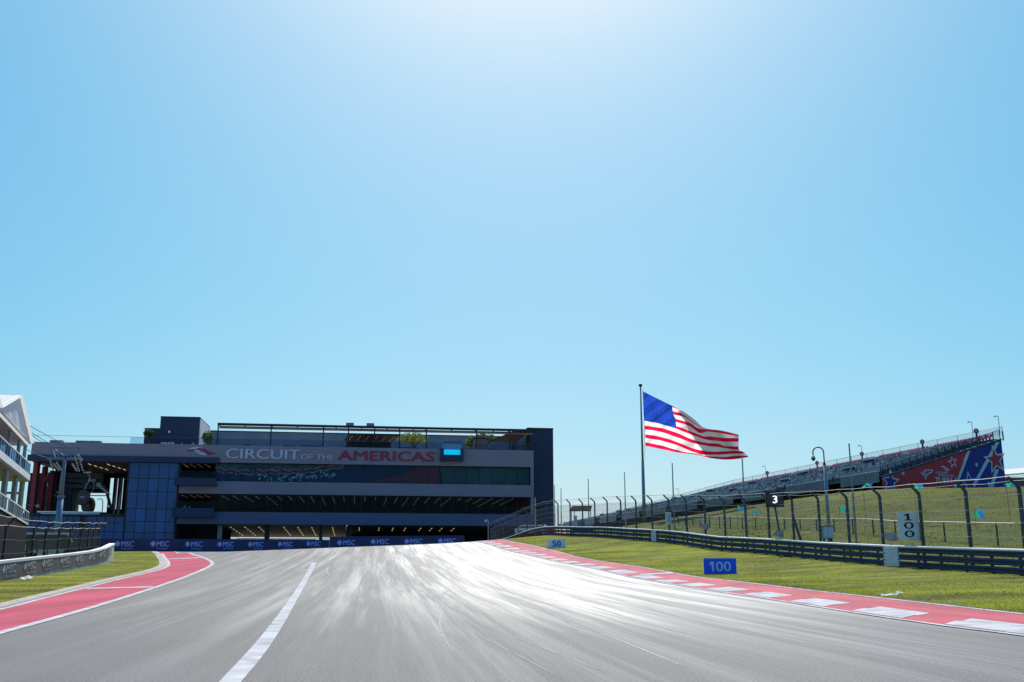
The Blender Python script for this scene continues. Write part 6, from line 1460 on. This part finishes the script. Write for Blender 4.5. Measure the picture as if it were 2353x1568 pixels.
# ------------------------------------------------------------------ people, few and far away
def skin(name, chain, m, sub=1):
    """one continuous body surface from a joint skeleton: [(point, radius, parent index)]"""
    me = bpy.data.meshes.new(name); me.from_pydata([c[0] for c in chain], [(i, c[2]) for i, c in enumerate(chain) if c[2] is not None], [])
    o = bpy.data.objects.new(name, me); COL.objects.link(o); md = o.modifiers.new('skin', 'SKIN'); md.use_smooth_shade = True
    for i, c in enumerate(chain):
        r_ = c[1]; sv = me.skin_vertices[0].data[i]; sv.radius = r_ if hasattr(r_, '__len__') else (r_, r_); sv.use_root = (i == 0)
    if sub: s_ = o.modifiers.new('sub', 'SUBSURF'); s_.levels = sub; s_.render_levels = sub
    dg = bpy.context.evaluated_depsgraph_get(); dg.update(); nm = bpy.data.meshes.new_from_object(o.evaluated_get(dg)); bpy.data.objects.remove(o); nm.materials.clear(); nm.materials.append(m); return nm
M['skin'] = mat('skin', (.45, .28, .20), .6, var=.05)
BODY = [((0,0,.95),(.13,.10),None), ((0,0,1.15),(.135,.10),0), ((0,0,1.38),(.16,.10),1), ((0,0,1.50),(.055,.055),2), ((0,-.01,1.60),(.078,.09),3), ((0,-.01,1.74),(.055,.07),4),
        ((.10,0,.88),(.085,.085),0), ((.11,-.02,.48),(.055,.055),6), ((.12,.02,.08),(.04,.04),7), ((.13,-.13,.04),(.04,.03),8),
        ((-.10,0,.88),(.085,.085),0), ((-.11,-.01,.48),(.055,.055),10), ((-.12,.03,.08),(.04,.04),11), ((-.13,-.12,.04),(.04,.03),12),
        ((.20,0,1.42),(.055,.055),2), ((.25,.02,1.12),(.042,.042),14), ((.24,-.10,.90),(.034,.034),15), ((.235,-.15,.82),(.035,.02),16),
        ((-.20,0,1.42),(.055,.055),2), ((-.25,.03,1.12),(.042,.042),18), ((-.20,-.14,.98),(.034,.034),19), ((-.12,-.20,.98),(.035,.02),20)]
def grow(ids, k): 
    mp = {j: i for i, j in enumerate(ids)}; return [(BODY[j][0], tuple(r*k for r in BODY[j][1]), mp.get(BODY[j][2]) if i else None) for i, j in enumerate(ids)]
def up_to(a, b, t): return tuple(a[k]+(b[k]-a[k])*t for k in range(3))
body_me = skin('person', BODY, M['skin'])
SH = {}; TR = {}
def cloth(kind, col):
    key = (kind, col); d = SH
    if key not in d:
        nm, c = col; m = mat_m.setdefault(nm, mat(nm, c, .8, var=.12)); ids = [1,0,2,14,15,18,19] if kind == 'shirt' else [0,6,7,8,10,11,12]
        d[key] = skin(kind, grow(ids, 1.22 if kind == 'shirt' else 1.2), m)
    return d[key]
mat_m = {}
HV = ('hi_vis_lime_cloth', (.35, .72, .04)); WH = ('white_shirt_cloth', (.72, .72, .76)); DK = ('dark_cloth', (.02, .022, .03)); NV_ = ('navy_trousers', (.02, .03, .06)); KH = ('khaki_cloth', (.35, .30, .24)); GN = ('green_tabard', (.05, .42, .14))
hair_m = mat('hair', (.03, .02, .015), .6, var=.1); hb_ = MB(); hb_.ball((0,.01,1.70), .095, 10, 6, (.92, 1.0, .75)); hair_me = hb_.mesh('hair', hair_m)
def person(p, rz, top, bot, lab):
    o = bpy.data.objects.new('person', body_me); COL.objects.link(o); o.location = p; o.rotation_euler = (0,0,rz); tag(o, lab, 'person')
    for nm, me in (('shirt', cloth('shirt', top)), ('trousers', cloth('trousers', bot)), ('hair', hair_me)):
        c = bpy.data.objects.new(nm, me); COL.objects.link(c); c.parent = o
def on_terrace(px, v): return bw(B(px, 1015, v)[0], v, ZT-1.0+.0)
person(bw(B(86.5,1160,-.3)[0], -.3, zs0), .3, HV, DK, 'person in lime hi vis vest at the left end of the station')
person(on_terrace(471, 1.2), .2, KH, WH, 'person in khaki top standing at the terrace rail right of the stair tower')
person(on_terrace(444, 1.6), -.3, WH, DK, 'person in white shirt at the terrace rail before the stair tower')
person(on_terrace(418, 2.2), .5, DK, NV_, 'person in dark clothes on the terrace before the stair tower')
person(on_terrace(394, 1.4), 0, WH, NV_, 'person in white top left of the others on the terrace')
zb2 = B(450, 1190)[1]+.4
person(bw(B(428,1160)[0], -1.2, zb2), 0, HV, DK, 'person in lime vest on the lower balcony')
person(bw(B(438,1160)[0], -1.0, zb2), .4, DK, DK, 'person in dark clothes on the lower balcony beside the lime vest')
zg2 = B(651, 1240, .9)[1]-1.0
person(bw(U2(651), .9, GZ+.4), .2, GN, GN, 'left person in green overalls behind the barrier at ground floor')
person(bw(U2(674), .9, GZ+.4), -.4, GN, GN, 'right person in green overalls behind the barrier at ground floor')
bx('arcade_floor', UC+.4, UR, -.6, vb, GZ-.2, GZ+.4, 'terr')
